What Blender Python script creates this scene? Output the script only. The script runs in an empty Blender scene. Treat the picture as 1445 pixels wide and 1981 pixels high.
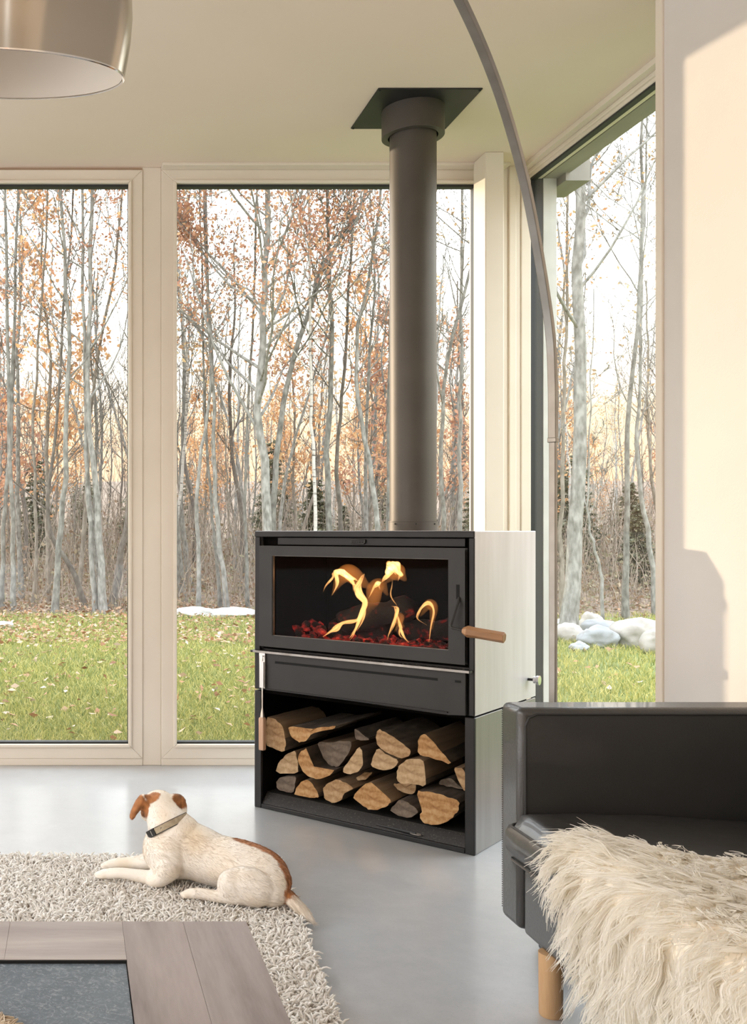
import bpy, bmesh, math, random
import numpy as np
from mathutils import Vector, Matrix, noise

sc = bpy.context.scene
COL = sc.collection
random.seed(7)
RNG = np.random.default_rng(7)
pi = math.pi

# ------------------------------------------------------------------ helpers
def link(o, parent=None):
    COL.objects.link(o)
    if parent is not None:
        o.parent = parent
    return o

def tag(o, label=None, cat=None, group=None, kind=None):
    if label: o['label'] = label
    if cat: o['category'] = cat
    if group: o['group'] = group
    if kind: o['kind'] = kind
    return o

def thing(name, label, cat, loc=(0, 0, 0), rz=0.0, group=None, kind=None):
    o = bpy.data.objects.new(name, None)
    o.empty_display_size = 0.1
    o.location = loc
    o.rotation_euler = (0, 0, rz)
    link(o)
    return tag(o, label, cat, group, kind)

def finish(o, mats, parent, bevel=0.0, sharp=40, segs=2):
    me = o.data
    for m in (mats if isinstance(mats, (list, tuple)) else [mats]):
        me.materials.append(m)
    if sharp is not None and len(me.polygons):
        me.polygons.foreach_set('use_smooth', [True] * len(me.polygons))
        me.set_sharp_from_angle(angle=math.radians(sharp))
    if bevel:
        b = o.modifiers.new('edge', 'BEVEL')
        b.width = bevel; b.segments = segs; b.limit_method = 'ANGLE'
        b.harden_normals = False
    return link(o, parent)

def from_bm(name, bm, mats, parent=None, bevel=0.0, sharp=40, segs=2):
    bmesh.ops.recalc_face_normals(bm, faces=bm.faces)
    me = bpy.data.meshes.new(name)
    bm.to_mesh(me); bm.free()
    return finish(bpy.data.objects.new(name, me), mats, parent, bevel, sharp, segs)

def np_mesh(name, V, F, mi=None):
    """V (n,3) float, F (m,k) int, all faces with the same number of corners."""
    me = bpy.data.meshes.new(name)
    V = np.ascontiguousarray(V, dtype=np.float32); F = np.ascontiguousarray(F, dtype=np.int32)
    m, k = F.shape
    me.vertices.add(len(V)); me.vertices.foreach_set('co', V.ravel())
    me.loops.add(m * k); me.loops.foreach_set('vertex_index', F.ravel())
    me.polygons.add(m)
    me.polygons.foreach_set('loop_start', np.arange(0, m * k, k, dtype=np.int32))
    me.polygons.foreach_set('loop_total', np.full(m, k, dtype=np.int32))
    if mi is not None:
        me.polygons.foreach_set('material_index', np.ascontiguousarray(mi, dtype=np.int32))
    me.polygons.foreach_set('use_smooth', np.ones(m, dtype=bool))
    me.update(calc_edges=True)
    me.validate()
    return me

def np_obj(name, V, F, mats, parent=None, mi=None):
    me = np_mesh(name, V, F, mi)
    for m in (mats if isinstance(mats, (list, tuple)) else [mats]):
        me.materials.append(m)
    return link(bpy.data.objects.new(name, me), parent)

def strand_geo(P, R, sides=3):
    """P (n,k,3) paths, R (n,k) radii -> V, F of open tubes (sides=2: flat ribbons)."""
    n, k, _ = P.shape
    T = np.gradient(P, axis=1)
    T /= np.linalg.norm(T, axis=2, keepdims=True) + 1e-9
    ref = np.zeros((n, 1, 3)); ref[:, 0, :] = RNG.normal(size=(n, 3))
    A = ref - (ref * T).sum(2, keepdims=True) * T
    A /= np.linalg.norm(A, axis=2, keepdims=True) + 1e-9
    B = np.cross(T, A)
    ang = np.arange(sides) * 2 * pi / sides
    V = P[:, :, None, :] + R[:, :, None, None] * (np.cos(ang)[None, None, :, None] * A[:, :, None, :] + np.sin(ang)[None, None, :, None] * B[:, :, None, :])
    V = V.reshape(-1, 3)
    idx = np.arange(n * k * sides).reshape(n, k, sides)
    if sides == 2:
        F = np.stack([idx[:, :-1, 0], idx[:, :-1, 1], idx[:, 1:, 1], idx[:, 1:, 0]], axis=-1).reshape(-1, 4)
    else:
        nx = np.roll(idx, -1, axis=2)
        F = np.stack([idx[:, :-1], nx[:, :-1], nx[:, 1:], idx[:, 1:]], axis=-1).reshape(-1, 4)
    return V, F

def join_geo(parts):
    Vs, Fs, off = [], [], 0
    for V, F in parts:
        Vs.append(V); Fs.append(F + off); off += len(V)
    return np.concatenate(Vs), np.concatenate(Fs)

def bx(bm, x0, x1, y0, y1, z0, z1):
    v = [bm.verts.new(p) for p in ((x0, y0, z0), (x1, y0, z0), (x1, y1, z0), (x0, y1, z0), (x0, y0, z1), (x1, y0, z1), (x1, y1, z1), (x0, y1, z1))]
    for f in ((0, 3, 2, 1), (4, 5, 6, 7), (0, 1, 5, 4), (1, 2, 6, 5), (2, 3, 7, 6), (3, 0, 4, 7)):
        bm.faces.new([v[i] for i in f])

def box(name, ext, mat, parent=None, bevel=0.0):
    bm = bmesh.new(); bx(bm, *ext)
    return from_bm(name, bm, mat, parent, bevel)

def prism(bm, poly, axis, a0, a1):
    """poly of 2-D points, extruded along axis 'x','y' or 'z' from a0 to a1."""
    def p3(p, a):
        return {'x': (a, p[0], p[1]), 'y': (p[0], a, p[1]), 'z': (p[0], p[1], a)}[axis]
    A = [bm.verts.new(p3(p, a0)) for p in poly]
    B = [bm.verts.new(p3(p, a1)) for p in poly]
    n = len(poly)
    fa = bm.faces.new(A); fb = bm.faces.new(list(reversed(B)))
    sides = [bm.faces.new((A[i], B[i], B[(i + 1) % n], A[(i + 1) % n])) for i in range(n)]
    return fa, fb, sides

def tube(bm, pts, radii, n=10, cap=True, flat=1.0):
    pts = [Vector(p) for p in pts]
    radii = [float(r) for r in radii] if isinstance(radii, (list, tuple)) else [radii] * len(pts)
    rings, up = [], None
    for i, p in enumerate(pts):
        t = (pts[min(i + 1, len(pts) - 1)] - pts[max(i - 1, 0)]).normalized()
        if up is None:
            up = Vector((0, 0, 1)) if abs(t.z) < .9 else Vector((0, 1, 0))
        a = (up - up.dot(t) * t).normalized(); b = t.cross(a); up = a
        rings.append([bm.verts.new(p + radii[i] * (math.cos(2 * pi * j / n) * a + flat * math.sin(2 * pi * j / n) * b)) for j in range(n)])
    for r0, r1 in zip(rings, rings[1:]):
        for j in range(n):
            bm.faces.new((r0[j], r0[(j + 1) % n], r1[(j + 1) % n], r1[j]))
    if cap:
        bm.faces.new(list(reversed(rings[0]))); bm.faces.new(rings[-1])

def lathe(bm, prof, n=48, M=None):
    """prof of (r, z) revolved round z, then moved by matrix M."""
    rings = []
    for r, z in prof:
        if r < 1e-6:
            rings.append([bm.verts.new((M @ Vector((0, 0, z))) if M else (0, 0, z))])
        else:
            ring = []
            for j in range(n):
                a = 2 * pi * j / n
                p = Vector((r * math.cos(a), r * math.sin(a), z))
                ring.append(bm.verts.new(M @ p if M else p))
            rings.append(ring)
    for r0, r1 in zip(rings, rings[1:]):
        for j in range(n):
            k = (j + 1) % n
            if len(r0) == 1 and len(r1) == 1: continue
            if len(r0) == 1: bm.faces.new((r0[0], r1[k], r1[j]))
            elif len(r1) == 1: bm.faces.new((r0[j], r0[k], r1[0]))
            else: bm.faces.new((r0[j], r0[k], r1[k], r1[j]))

def spline(pts, n):
    """Catmull-Rom through 3-D points (any dimension), n samples."""
    P = np.array(pts, dtype=float)
    P = np.vstack([2 * P[0] - P[1], P, 2 * P[-1] - P[-2]])
    out = []
    m = len(P) - 3
    for s in np.linspace(0, m - 1e-6, n):
        i = int(s); t = s - i
        p0, p1, p2, p3 = P[i:i + 4]
        out.append(.5 * ((2 * p1) + (-p0 + p2) * t + (2 * p0 - 5 * p1 + 4 * p2 - p3) * t * t + (-p0 + 3 * p1 - 3 * p2 + p3) * t ** 3))
    return np.array(out)

# ------------------------------------------------------------------ materials
def new_mat(name):
    m = bpy.data.materials.new(name); m.use_nodes = True
    nt = m.node_tree; nt.nodes.clear()
    out = nt.nodes.new('ShaderNodeOutputMaterial')
    return m, nt, out

def N(nt, kind, **kw):
    n = nt.nodes.new(kind)
    for k, v in kw.items():
        if k in n.inputs: n.inputs[k].default_value = v
        else: setattr(n, k, v)
    return n

def ramp(nt, stops, interp='LINEAR'):
    r = nt.nodes.new('ShaderNodeValToRGB'); r.color_ramp.interpolation = interp
    e = r.color_ramp.elements
    while len(e) > 1: e.remove(e[-1])
    e[0].position = stops[0][0]; e[0].color = (*stops[0][1], 1)
    for p, c in stops[1:]:
        k = e.new(p); k.color = (*c, 1)
    return r

def pmat(name, stops, rough=.5, metal=0.0, vscale=6, detail=4, stretch=(1, 1, 1), bump=0.0, bscale=60, bstretch=None, coord='Object', island=False, spec=.5, sheen=0.0, rvar=0.0, coat=0.0, sss=0.0, trans=0.0):
    """Principled material; stops is one colour or a colour ramp over a noise (or over random-per-island)."""
    m, nt, out = new_mat(name)
    b = N(nt, 'ShaderNodeBsdfPrincipled'); b.inputs['Roughness'].default_value = rough
    b.inputs['Metallic'].default_value = metal; b.inputs['Specular IOR Level'].default_value = spec
    b.inputs['Sheen Weight'].default_value = sheen; b.inputs['Coat Weight'].default_value = coat
    if sss:
        b.inputs['Subsurface Weight'].default_value = sss; b.inputs['Subsurface Radius'].default_value = (.01, .008, .006)
    tc = N(nt, 'ShaderNodeTexCoord'); mp = N(nt, 'ShaderNodeMapping'); mp.inputs['Scale'].default_value = stretch
    nt.links.new(tc.outputs[coord], mp.inputs[0])
    if isinstance(stops[0], (int, float)):
        b.inputs['Base Color'].default_value = (*stops, 1)
    else:
        r = ramp(nt, stops)
        if island:
            g = N(nt, 'ShaderNodeNewGeometry'); nt.links.new(g.outputs['Random Per Island'], r.inputs[0])
        else:
            nz = N(nt, 'ShaderNodeTexNoise', Scale=vscale, Detail=detail); nt.links.new(mp.outputs[0], nz.inputs['Vector'])
            nt.links.new(nz.outputs[0], r.inputs[0])
        nt.links.new(r.outputs[0], b.inputs['Base Color'])
    if bump or rvar:
        mp2 = mp
        if bstretch:
            mp2 = N(nt, 'ShaderNodeMapping'); mp2.inputs['Scale'].default_value = bstretch; nt.links.new(tc.outputs[coord], mp2.inputs[0])
        nb = N(nt, 'ShaderNodeTexNoise', Scale=bscale, Detail=5); nt.links.new(mp2.outputs[0], nb.inputs['Vector'])
        if bump:
            bp = N(nt, 'ShaderNodeBump', Strength=bump, Distance=.01); nt.links.new(nb.outputs[0], bp.inputs['Height'])
            nt.links.new(bp.outputs[0], b.inputs['Normal'])
        if rvar:
            mr = N(nt, 'ShaderNodeMapRange'); mr.inputs['To Min'].default_value = rough - rvar; mr.inputs['To Max'].default_value = rough + rvar
            nt.links.new(nb.outputs[0], mr.inputs[0]); nt.links.new(mr.outputs[0], b.inputs['Roughness'])
    if trans:
        t = N(nt, 'ShaderNodeBsdfTranslucent'); mx = N(nt, 'ShaderNodeMixShader'); mx.inputs[0].default_value = trans
        src = b.inputs['Base Color'].links[0].from_socket if b.inputs['Base Color'].is_linked else None
        if src: nt.links.new(src, t.inputs[0])
        else: t.inputs[0].default_value = b.inputs['Base Color'].default_value
        nt.links.new(b.outputs[0], mx.inputs[1]); nt.links.new(t.outputs[0], mx.inputs[2]); nt.links.new(mx.outputs[0], out.inputs[0])
    else:
        nt.links.new(b.outputs[0], out.inputs[0])
    return m

def glass_mat(name, tint, refl=.06, fres=True):
    m, nt, out = new_mat(name)
    t = N(nt, 'ShaderNodeBsdfTransparent'); t.inputs[0].default_value = (*tint, 1)
    g = N(nt, 'ShaderNodeBsdfGlossy'); g.inputs['Roughness'].default_value = .02
    lw = N(nt, 'ShaderNodeLayerWeight'); lw.inputs[0].default_value = .5      # Schlick's curve, the same from both sides of the pane
    pw = N(nt, 'ShaderNodeMath', operation='POWER'); pw.inputs[1].default_value = 5.0; nt.links.new(lw.outputs['Facing'], pw.inputs[0])
    ma = N(nt, 'ShaderNodeMath', operation='MULTIPLY_ADD'); ma.inputs[1].default_value = .96; ma.inputs[2].default_value = .04; nt.links.new(pw.outputs[0], ma.inputs[0])
    mul = N(nt, 'ShaderNodeMath', operation='MULTIPLY'); mul.inputs[1].default_value = refl
    nt.links.new(ma.outputs[0], mul.inputs[0])
    mx = N(nt, 'ShaderNodeMixShader'); nt.links.new(mul.outputs[0], mx.inputs[0])
    nt.links.new(t.outputs[0], mx.inputs[1]); nt.links.new(g.outputs[0], mx.inputs[2]); nt.links.new(mx.outputs[0], out.inputs[0])
    return m

def wood_mat(name, c0, c1, c2, rough=.45, scale=3, along='y', bump=.05, seed=0.0, coat=0.0):
    m, nt, out = new_mat(name)
    b = N(nt, 'ShaderNodeBsdfPrincipled'); b.inputs['Roughness'].default_value = rough; b.inputs['Coat Weight'].default_value = coat
    tc = N(nt, 'ShaderNodeTexCoord'); mp = N(nt, 'ShaderNodeMapping')
    s = {'x': (.12, 1, 1), 'y': (1, .12, 1), 'z': (1, 1, .12)}[along]
    mp.inputs['Scale'].default_value = s; mp.inputs['Location'].default_value = (seed, seed * 1.7, seed * .3)
    nt.links.new(tc.outputs['Object'], mp.inputs[0])
    n1 = N(nt, 'ShaderNodeTexNoise', Scale=scale * 1.5, Detail=3); nt.links.new(mp.outputs[0], n1.inputs['Vector'])
    w = N(nt, 'ShaderNodeMath', operation='MULTIPLY'); w.inputs[1].default_value = 9.0; nt.links.new(n1.outputs[0], w.inputs[0])
    fr = N(nt, 'ShaderNodeMath', operation='PINGPONG'); fr.inputs[1].default_value = 1.0; nt.links.new(w.outputs[0], fr.inputs[0])
    n2 = N(nt, 'ShaderNodeTexNoise', Scale=scale * 45, Detail=4); nt.links.new(mp.outputs[0], n2.inputs['Vector'])
    ad = N(nt, 'ShaderNodeMath', operation='MULTIPLY_ADD'); ad.inputs[1].default_value = .55
    nt.links.new(fr.outputs[0], ad.inputs[0]); 
    h = N(nt, 'ShaderNodeMath', operation='MULTIPLY'); h.inputs[1].default_value = .5; nt.links.new(n2.outputs[0], h.inputs[0])
    nt.links.new(h.outputs[0], ad.inputs[2])
    r = ramp(nt, [(.1, c0), (.45, c1), (.85, c2)]); nt.links.new(ad.outputs[0], r.inputs[0])
    nt.links.new(r.outputs[0], b.inputs['Base Color'])
    bp = N(nt, 'ShaderNodeBump', Strength=bump, Distance=.004); nt.links.new(n2.outputs[0], bp.inputs['Height']); nt.links.new(bp.outputs[0], b.inputs['Normal'])
    nt.links.new(b.outputs[0], out.inputs[0])
    return m

M = {}
M['ceiling'] = pmat('ceiling_paint', [(.3, (.725, .61, .515)), (.7, (.745, .63, .535))], .8, vscale=2, bump=.03, bscale=200)
M['wall'] = pmat('wall_plaster', [(.3, (.60, .575, .545)), (.7, (.63, .605, .57))], .75, vscale=3, bump=.04, bscale=120)
M['frame'] = pmat('frame_paint', [(.3, (.68, .61, .515)), (.7, (.71, .64, .545))], .45, vscale=4, bump=.02, bscale=90)
M['gasket'] = pmat('gasket_rubber', (.02, .022, .022), .6)
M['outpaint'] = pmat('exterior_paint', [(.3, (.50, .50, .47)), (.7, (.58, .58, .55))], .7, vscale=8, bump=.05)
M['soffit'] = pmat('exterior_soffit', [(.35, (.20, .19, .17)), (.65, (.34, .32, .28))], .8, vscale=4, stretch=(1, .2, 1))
M['pane'] = glass_mat('window_glass', (.97, .98, .97), .35)
M['stove_glass'] = glass_mat('stove_glass', (.94, .92, .90), .05)

def floor_mat():
    m, nt, out = new_mat('polished_concrete')
    b = N(nt, 'ShaderNodeBsdfPrincipled'); tc = N(nt, 'ShaderNodeTexCoord')
    n1 = N(nt, 'ShaderNodeTexNoise', Scale=1.3, Detail=6, Roughness=.6); n2 = N(nt, 'ShaderNodeTexNoise', Scale=14, Detail=8, Roughness=.7)
    n3 = N(nt, 'ShaderNodeTexNoise', Scale=160, Detail=2)
    for n in (n1, n2, n3): nt.links.new(tc.outputs['Object'], n.inputs['Vector'])
    a = N(nt, 'ShaderNodeMath', operation='MULTIPLY_ADD'); a.inputs[1].default_value = .45
    nt.links.new(n2.outputs[0], a.inputs[0])
    c = N(nt, 'ShaderNodeMath', operation='MULTIPLY'); c.inputs[1].default_value = .55; nt.links.new(n1.outputs[0], c.inputs[0]); nt.links.new(c.outputs[0], a.inputs[2])
    r = ramp(nt, [(.3, (.335, .345, .355)), (.5, (.395, .405, .413)), (.68, (.465, .472, .475))]); nt.links.new(a.outputs[0], r.inputs[0])
    sp = ramp(nt, [(.30, (.72, .72, .72)), (.40, (1, 1, 1))]); nt.links.new(n3.outputs[0], sp.inputs[0])
    mx = N(nt, 'ShaderNodeMix', data_type='RGBA', blend_type='MULTIPLY'); mx.inputs[0].default_value = .4
    nt.links.new(r.outputs[0], mx.inputs[6]); nt.links.new(sp.outputs[0], mx.inputs[7]); nt.links.new(mx.outputs[2], b.inputs['Base Color'])
    mr = N(nt, 'ShaderNodeMapRange'); mr.inputs['To Min'].default_value = .22; mr.inputs['To Max'].default_value = .42; nt.links.new(n2.outputs[0], mr.inputs[0])
    nt.links.new(mr.outputs[0], b.inputs['Roughness'])
    b.inputs['Specular IOR Level'].default_value = .6; b.inputs['Coat Weight'].default_value = .42; b.inputs['Coat Roughness'].default_value = .15
    bp = N(nt, 'ShaderNodeBump', Strength=.04, Distance=.005); nt.links.new(n2.outputs[0], bp.inputs['Height']); nt.links.new(bp.outputs[0], b.inputs['Normal'])
    nt.links.new(b.outputs[0], out.inputs[0])
    return m
M['floor'] = floor_mat()

# ------------------------------------------------------------------ camera
# eye 1.2 m above the floor; lens shifted so that the back wall stays parallel to the picture
F, CX, CY, EYE = 1926.0, 140.0, 1027.0, 1.2
cam = bpy.data.cameras.new('camera'); co = bpy.data.objects.new('camera', cam); link(co)
co.location = (0, 0, EYE); co.rotation_euler = (pi / 2, 0, 0)
cam.sensor_fit = 'HORIZONTAL'; cam.sensor_width = 36; cam.lens = F / 1445 * 36
cam.shift_x = (722.5 - CX) / 1445; cam.shift_y = (CY - 990.5) / 1445
cam.clip_start = .05; cam.clip_end = 500
sc.camera = co
def at(px, py, Y):
    return Vector(((px - CX) / F * Y, Y, EYE - (py - CY) / F * Y))

# ------------------------------------------------------------------ room
def struct(o): return tag(o, kind='structure')
CEIL = 3.06
struct(box('floor', (-3.2, 2.5, -3.2, 5.2, -.12, 0), M['floor']))
struct(box('ceiling', (-3.2, 2.5, -3.2, 5.22, CEIL, CEIL + .2), M['ceiling']))
bm = bmesh.new(); bx(bm, 1.99, 2.5, -3.2, 3.38, 0, CEIL)
struct(from_bm('wall_right', bm, M['wall'], bevel=.006))
struct(box('wall_back', (-3.2, -.56, 5.06, 5.2, 0, CEIL), M['wall']))
# side wall with a wide window opening and rear wall, both outside the photograph
bm = bmesh.new()
bx(bm, -3.2, -3.06, -3.06, 4.5, 0, .06); bx(bm, -3.2, -3.06, -3.06, 4.5, 3.0, CEIL); bx(bm, -3.2, -3.06, 4.5, 5.06, 0, CEIL); bx(bm, -3.2, -3.06, -3.2, -3.06, 0, CEIL)
struct(from_bm('wall_left', bm, M['wall']))
bm = bmesh.new()
for x0, x1 in ((-3.06, -2.4), (-1.95, -1.0), (-.65, .55), (.8, 1.99)): bx(bm, x0, x1, -3.2, -3.06, 0, CEIL)
for x0, x1 in ((-2.4, -1.95), (-1.0, -.65), (.55, .8)): bx(bm, x0, x1, -3.2, -3.06, 0, .3); bx(bm, x0, x1, -3.2, -3.06, 2.9, CEIL)
struct(from_bm('wall_rear', bm, M['wall']))

def ring_y(bm, x0, x1, z0, z1, t, y0, y1):
    """mitred rectangular frame in the x-z plane; t = (left, right, bottom, top) widths"""
    l, r, b, tt = t
    o = [(x0, z0), (x1, z0), (x1, z1), (x0, z1)]
    i = [(x0 + l, z0 + b), (x1 - r, z0 + b), (x1 - r, z1 - tt), (x0 + l, z1 - tt)]
    for k in range(4):
        prism(bm, [o[k], o[(k + 1) % 4], i[(k + 1) % 4], i[k]], 'y', y0, y1)

def window_y(name, label, x0, x1, z0, z1, t):
    w = thing(name, label, 'window', (0, 0, 0), kind='structure')
    bm = bmesh.new(); ring_y(bm, x0, x1, z0, z1, t, 5.085, 5.17)
    from_bm('window_frame', bm, M['frame'], w, bevel=.003)
    gx0, gx1, gz0, gz1 = x0 + t[0], x1 - t[1], z0 + t[2], z1 - t[3]
    bm = bmesh.new(); ring_y(bm, gx0 - .016, gx1 + .016, gz0 - .016, gz1 + .016, (.017,) * 4, 5.074, 5.09)
    from_bm('glazing_bead', bm, M['frame'], w, bevel=.004)
    bm = bmesh.new(); ring_y(bm, gx0 - .002, gx1 + .002, gz0 - .002, gz1 + .002, (.006, .006, .012, .015), 5.10, 5.14)
    from_bm('gasket', bm, M['gasket'], w)
    box('window_pane', (gx0, gx1, 5.118, 5.122, gz0, gz1), M['pane'], w)
    return w
window_y('window_1', 'tall fixed window left of the wide mullion', -.56, .359, .036, 3.045, (.072, .072, .074, .07))
window_y('window_2', 'wide tall window behind the stove flue', .4546, 2.13, .036, 3.045, (.0775, .07, .074, .07))
struct(box('trim_1', (.359, .4546, 5.092, 5.18, 0, CEIL), M['frame'], bevel=.003))       # mullion
struct(box('trim_2', (-.56, .359, 5.088, 5.18, 0, .036), M['frame'], bevel=.003))       # foot rail left
struct(box('trim_3', (.4546, 2.21, 5.088, 5.18, 0, .036), M['frame'], bevel=.003))
struct(box('trim_4', (.4546, 2.21, 5.02, 5.18, 3.045, CEIL), M['frame'], bevel=.002))
bm = bmesh.new(); bx(bm, 2.13, 2.225, 5.082, 5.18, 0, CEIL); bx(bm, 2.225, 2.262, 5.07, 5.18, 0, CEIL); bx(bm, 2.262, 2.29, 5.085, 5.18, 0, CEIL); bx(bm, 2.29, 2.34, 5.078, 5.18, 0, CEIL)
struct(from_bm('trim_5', bm, M['frame'], bevel=.004))
struct(box('trim_6', (2.026, 2.118, 4.885, 5.03, 0, CEIL), M['frame'], bevel=.004))     # free post in the corner
w3 = thing('window_3', 'tall window in the right wall beyond the arc lamp', 'window', kind='structure')
def ring_x(bm, y0, y1, z0, z1, t, x0, x1):
    l, r, b, tt = t
    o = [(y0, z0), (y1, z0), (y1, z1), (y0, z1)]; i = [(y0 + l, z0 + b), (y1 - r, z0 + b), (y1 - r, z1 - tt), (y0 + l, z1 - tt)]
    for k in range(4): prism(bm, [o[k], o[(k + 1) % 4], i[(k + 1) % 4], i[k]], 'x', x0, x1)
bm = bmesh.new(); ring_x(bm, 3.42, 5.125, .036, 3.05, (.07, .035, .08, .05), 2.33, 2.40)
from_bm('window_frame', bm, M['frame'], w3, bevel=.003)
bm = bmesh.new(); ring_x(bm, 3.489, 5.092, .114, 3.002, (.01, .006, .01, .012), 2.336, 2.365)
from_bm('gasket', bm, M['gasket'], w3)
box('window_pane', (2.352, 2.356, 3.49, 5.09, .116, 3.0), M['pane'], w3)
struct(box('trim_7', (2.285, 2.40, 3.4, 5.07, 3.035, CEIL), M['frame'], bevel=.002))
struct(box('trim_8', (2.318, 2.40, 3.4, 5.07, 3.015, 3.035), M['frame'], bevel=.004))
struct(box('trim_9', (2.31, 2.40, 3.4, 5.1, 0, .036), M['frame'], bevel=.003))
struct(box('trim_13', (1.981, 2.01, 3.347, 3.386, 0, CEIL), M['frame'], bevel=.004))
# outside of the right window: jamb board and roof edge
struct(box('trim_10', (2.405, 2.475, 5.085, 5.20, -.15, 3.05), M['outpaint'], bevel=.003))
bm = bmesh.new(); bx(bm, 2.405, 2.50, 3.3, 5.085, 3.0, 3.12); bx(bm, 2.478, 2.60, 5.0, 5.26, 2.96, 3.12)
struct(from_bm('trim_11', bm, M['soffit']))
struct(box('trim_12', (2.365, 2.405, 5.088, 5.16, -.1, 3.02), M['gasket']))
# ------------------------------------------------------------------ wood stove
M['silver'] = pmat('silver_steel', [(.3, (.48, .455, .475)), (.7, (.56, .535, .56))], .42, .3, vscale=3, stretch=(6, 6, .5), bump=.02, bscale=30, bstretch=(8, 8, .4), rvar=.08)
M['base_grey'] = pmat('grey_side_steel', [(.3, (.18, .173, .168)), (.7, (.225, .217, .21))], .42, .45, vscale=3, stretch=(6, 6, .5), bump=.02, bscale=30, bstretch=(8, 8, .4), rvar=.06)
M['black_steel'] = pmat('black_steel', [(.3, (.011, .0105, .011)), (.7, (.017, .016, .016))], .5, .3, vscale=14, bump=.03, bscale=300)
M['grey_steel'] = pmat('charcoal_steel', [(.3, (.024, .023, .022)), (.7, (.030, .0285, .0275))], .46, .15, vscale=10, bump=.02, bscale=400, spec=.35)
M['soot'] = pmat('soot_black', [(.3, (.002, .0018, .0016)), (.7, (.006, .005, .0045))], .95, 0, vscale=8, bump=.05, bscale=60, spec=.04)
M['flue'] = pmat('flue_black', [(.3, (.060, .052, .042)), (.7, (.076, .066, .054))], .48, .25, vscale=5, bump=.05, bscale=240)
M['dark_gap'] = pmat('shadow_gap', (.004, .004, .004), .9)
M['dusty'] = pmat('dusty_steel', [(.35, (.012, .011, .010)), (.6, (.022, .019, .017)), (.78, (.12, .105, .085))], .6, .2, vscale=150, detail=8, bump=.1)
M['edge_metal'] = pmat('worn_edge_steel', [(.3, (.22, .20, .18)), (.7, (.34, .32, .30))], .35, .7, vscale=20)
M['walnut_grip'] = wood_mat('grip_wood', (.20, .095, .038), (.29, .145, .062), (.36, .19, .09), .5, 5, 'x', .1)
M['beech_grip'] = wood_mat('poker_wood', (.36, .20, .12), (.46, .27, .17), (.52, .33, .22), .5, 6, 'z', .1)
M['chrome'] = pmat('bright_chrome', (.72, .71, .70), .12, 1.0)
M['nickel'] = pmat('brushed_nickel', (.50, .48, .46), .3, 1.0)

SX, SY, SR = 1.1346, 4.006, math.radians(-43.72)
def smat(): return Matrix.Translation((SX, SY, 0)) @ Matrix.Rotation(SR, 4, 'Z')
def sw(u, v, z): return smat() @ Vector((u, v, z))
stove = thing('wood_stove', 'charcoal and silver wood burning stove with a firewood bay underneath', 'stove', (SX, SY, 0), SR)
UL, UR, DEP = -.474, .483, .636
# upper body: open-fronted steel shell
bm = bmesh.new()
bx(bm, UR - .012, UR, .004, DEP, .514, 1.2); bx(bm, UL, UL + .012, .004, DEP, .514, 1.2); bx(bm, UL + .012, UR - .012, DEP - .012, DEP, .514, 1.2)
bx(bm, UL + .0121, UR - .0121, .012, DEP, 1.188, 1.2)
shell = from_bm('body_shell', bm, M['silver'], stove, bevel=.003)
bm = bmesh.new()
bx(bm, UL + .001, UR - .001, -.002, .010, 1.174, 1.199); bx(bm, UL + .001, UL + .028, 0, .012, .514, 1.174); bx(bm, UR - .022, UR - .001, 0, .012, .514, 1.174)
from_bm('front_surround', bm, M['black_steel'], stove, bevel=.003)
# firebox with an open mouth behind the door glass
bm = bmesh.new()
bx(bm, UL + .028, UR - .022, .03, .045, 1.10, 1.174); bx(bm, UL + .028, UR - .022, .03, .045, .69, .748)
bx(bm, UL + .028, -.385, .03, .045, .748, 1.10); bx(bm, .395, UR - .022, .03, .045, .748, 1.10)
bx(bm, -.397, -.385, .045, .47, .70, 1.12); bx(bm, .395, .407, .045, .47, .70, 1.12)
bx(bm, -.397, .407, .47, .485, .70, 1.12); bx(bm, -.385, .395, .045, .47, .70, .715); bx(bm, -.385, .395, .045, .47, 1.105, 1.12)
from_bm('firebox', bm, M['soot'], stove)
door = None
bm = bmesh.new(); ring_y(bm, -.443, .452, .703, 1.136, (.066, .063, .050, .042), -.012, .012)
bmesh.ops.remove_doubles(bm, verts=bm.verts, dist=1e-5)
bmesh.ops.delete(bm, geom=[f for f in bm.faces if len(set(e for e in f.edges if len(e.link_faces) > 2)) >= 2 and abs(f.normal.y) < .5], context='FACES_ONLY')
door = from_bm('door', bm, M['grey_steel'], stove, bevel=.0025)
box('door_glass', (-.380, .391, -.002, .003, .752, 1.095), M['stove_glass'], door)
bm = bmesh.new(); ring_y(bm, -.379, .391, .750, 1.097, (.004,) * 4, -.006, .006)
from_bm('glass_rim', bm, M['edge_metal'], door)
box('latch_slot', (.419, .432, -.0128, -.010, .946, 1.000), M['dark_gap'], door)
hd = [(.430, -.012, .952), (.432, -.03, .930), (.413, -.046, .850), (.418, -.05, .843), (.470, -.052, .834)]
bm = bmesh.new(); tube(bm, hd, [.005, .0055, .0055, .0055, .005], 8)
from_bm('door_handle', bm, M['grey_steel'], door)
bm = bmesh.new()
d0, d1 = Vector((.460, -.052, .834)), Vector((.610, -.052, .819))
tube(bm, [d0, d0 + (d1 - d0) * .12, d0 + (d1 - d0) * .3, d1 - (d1 - d0) * .02, d1], [.012, .0225, .0205, .0205, .0190], 6)
from_bm('handle_grip', bm, M['walnut_grip'], door, bevel=.002, sharp=25)
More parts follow.
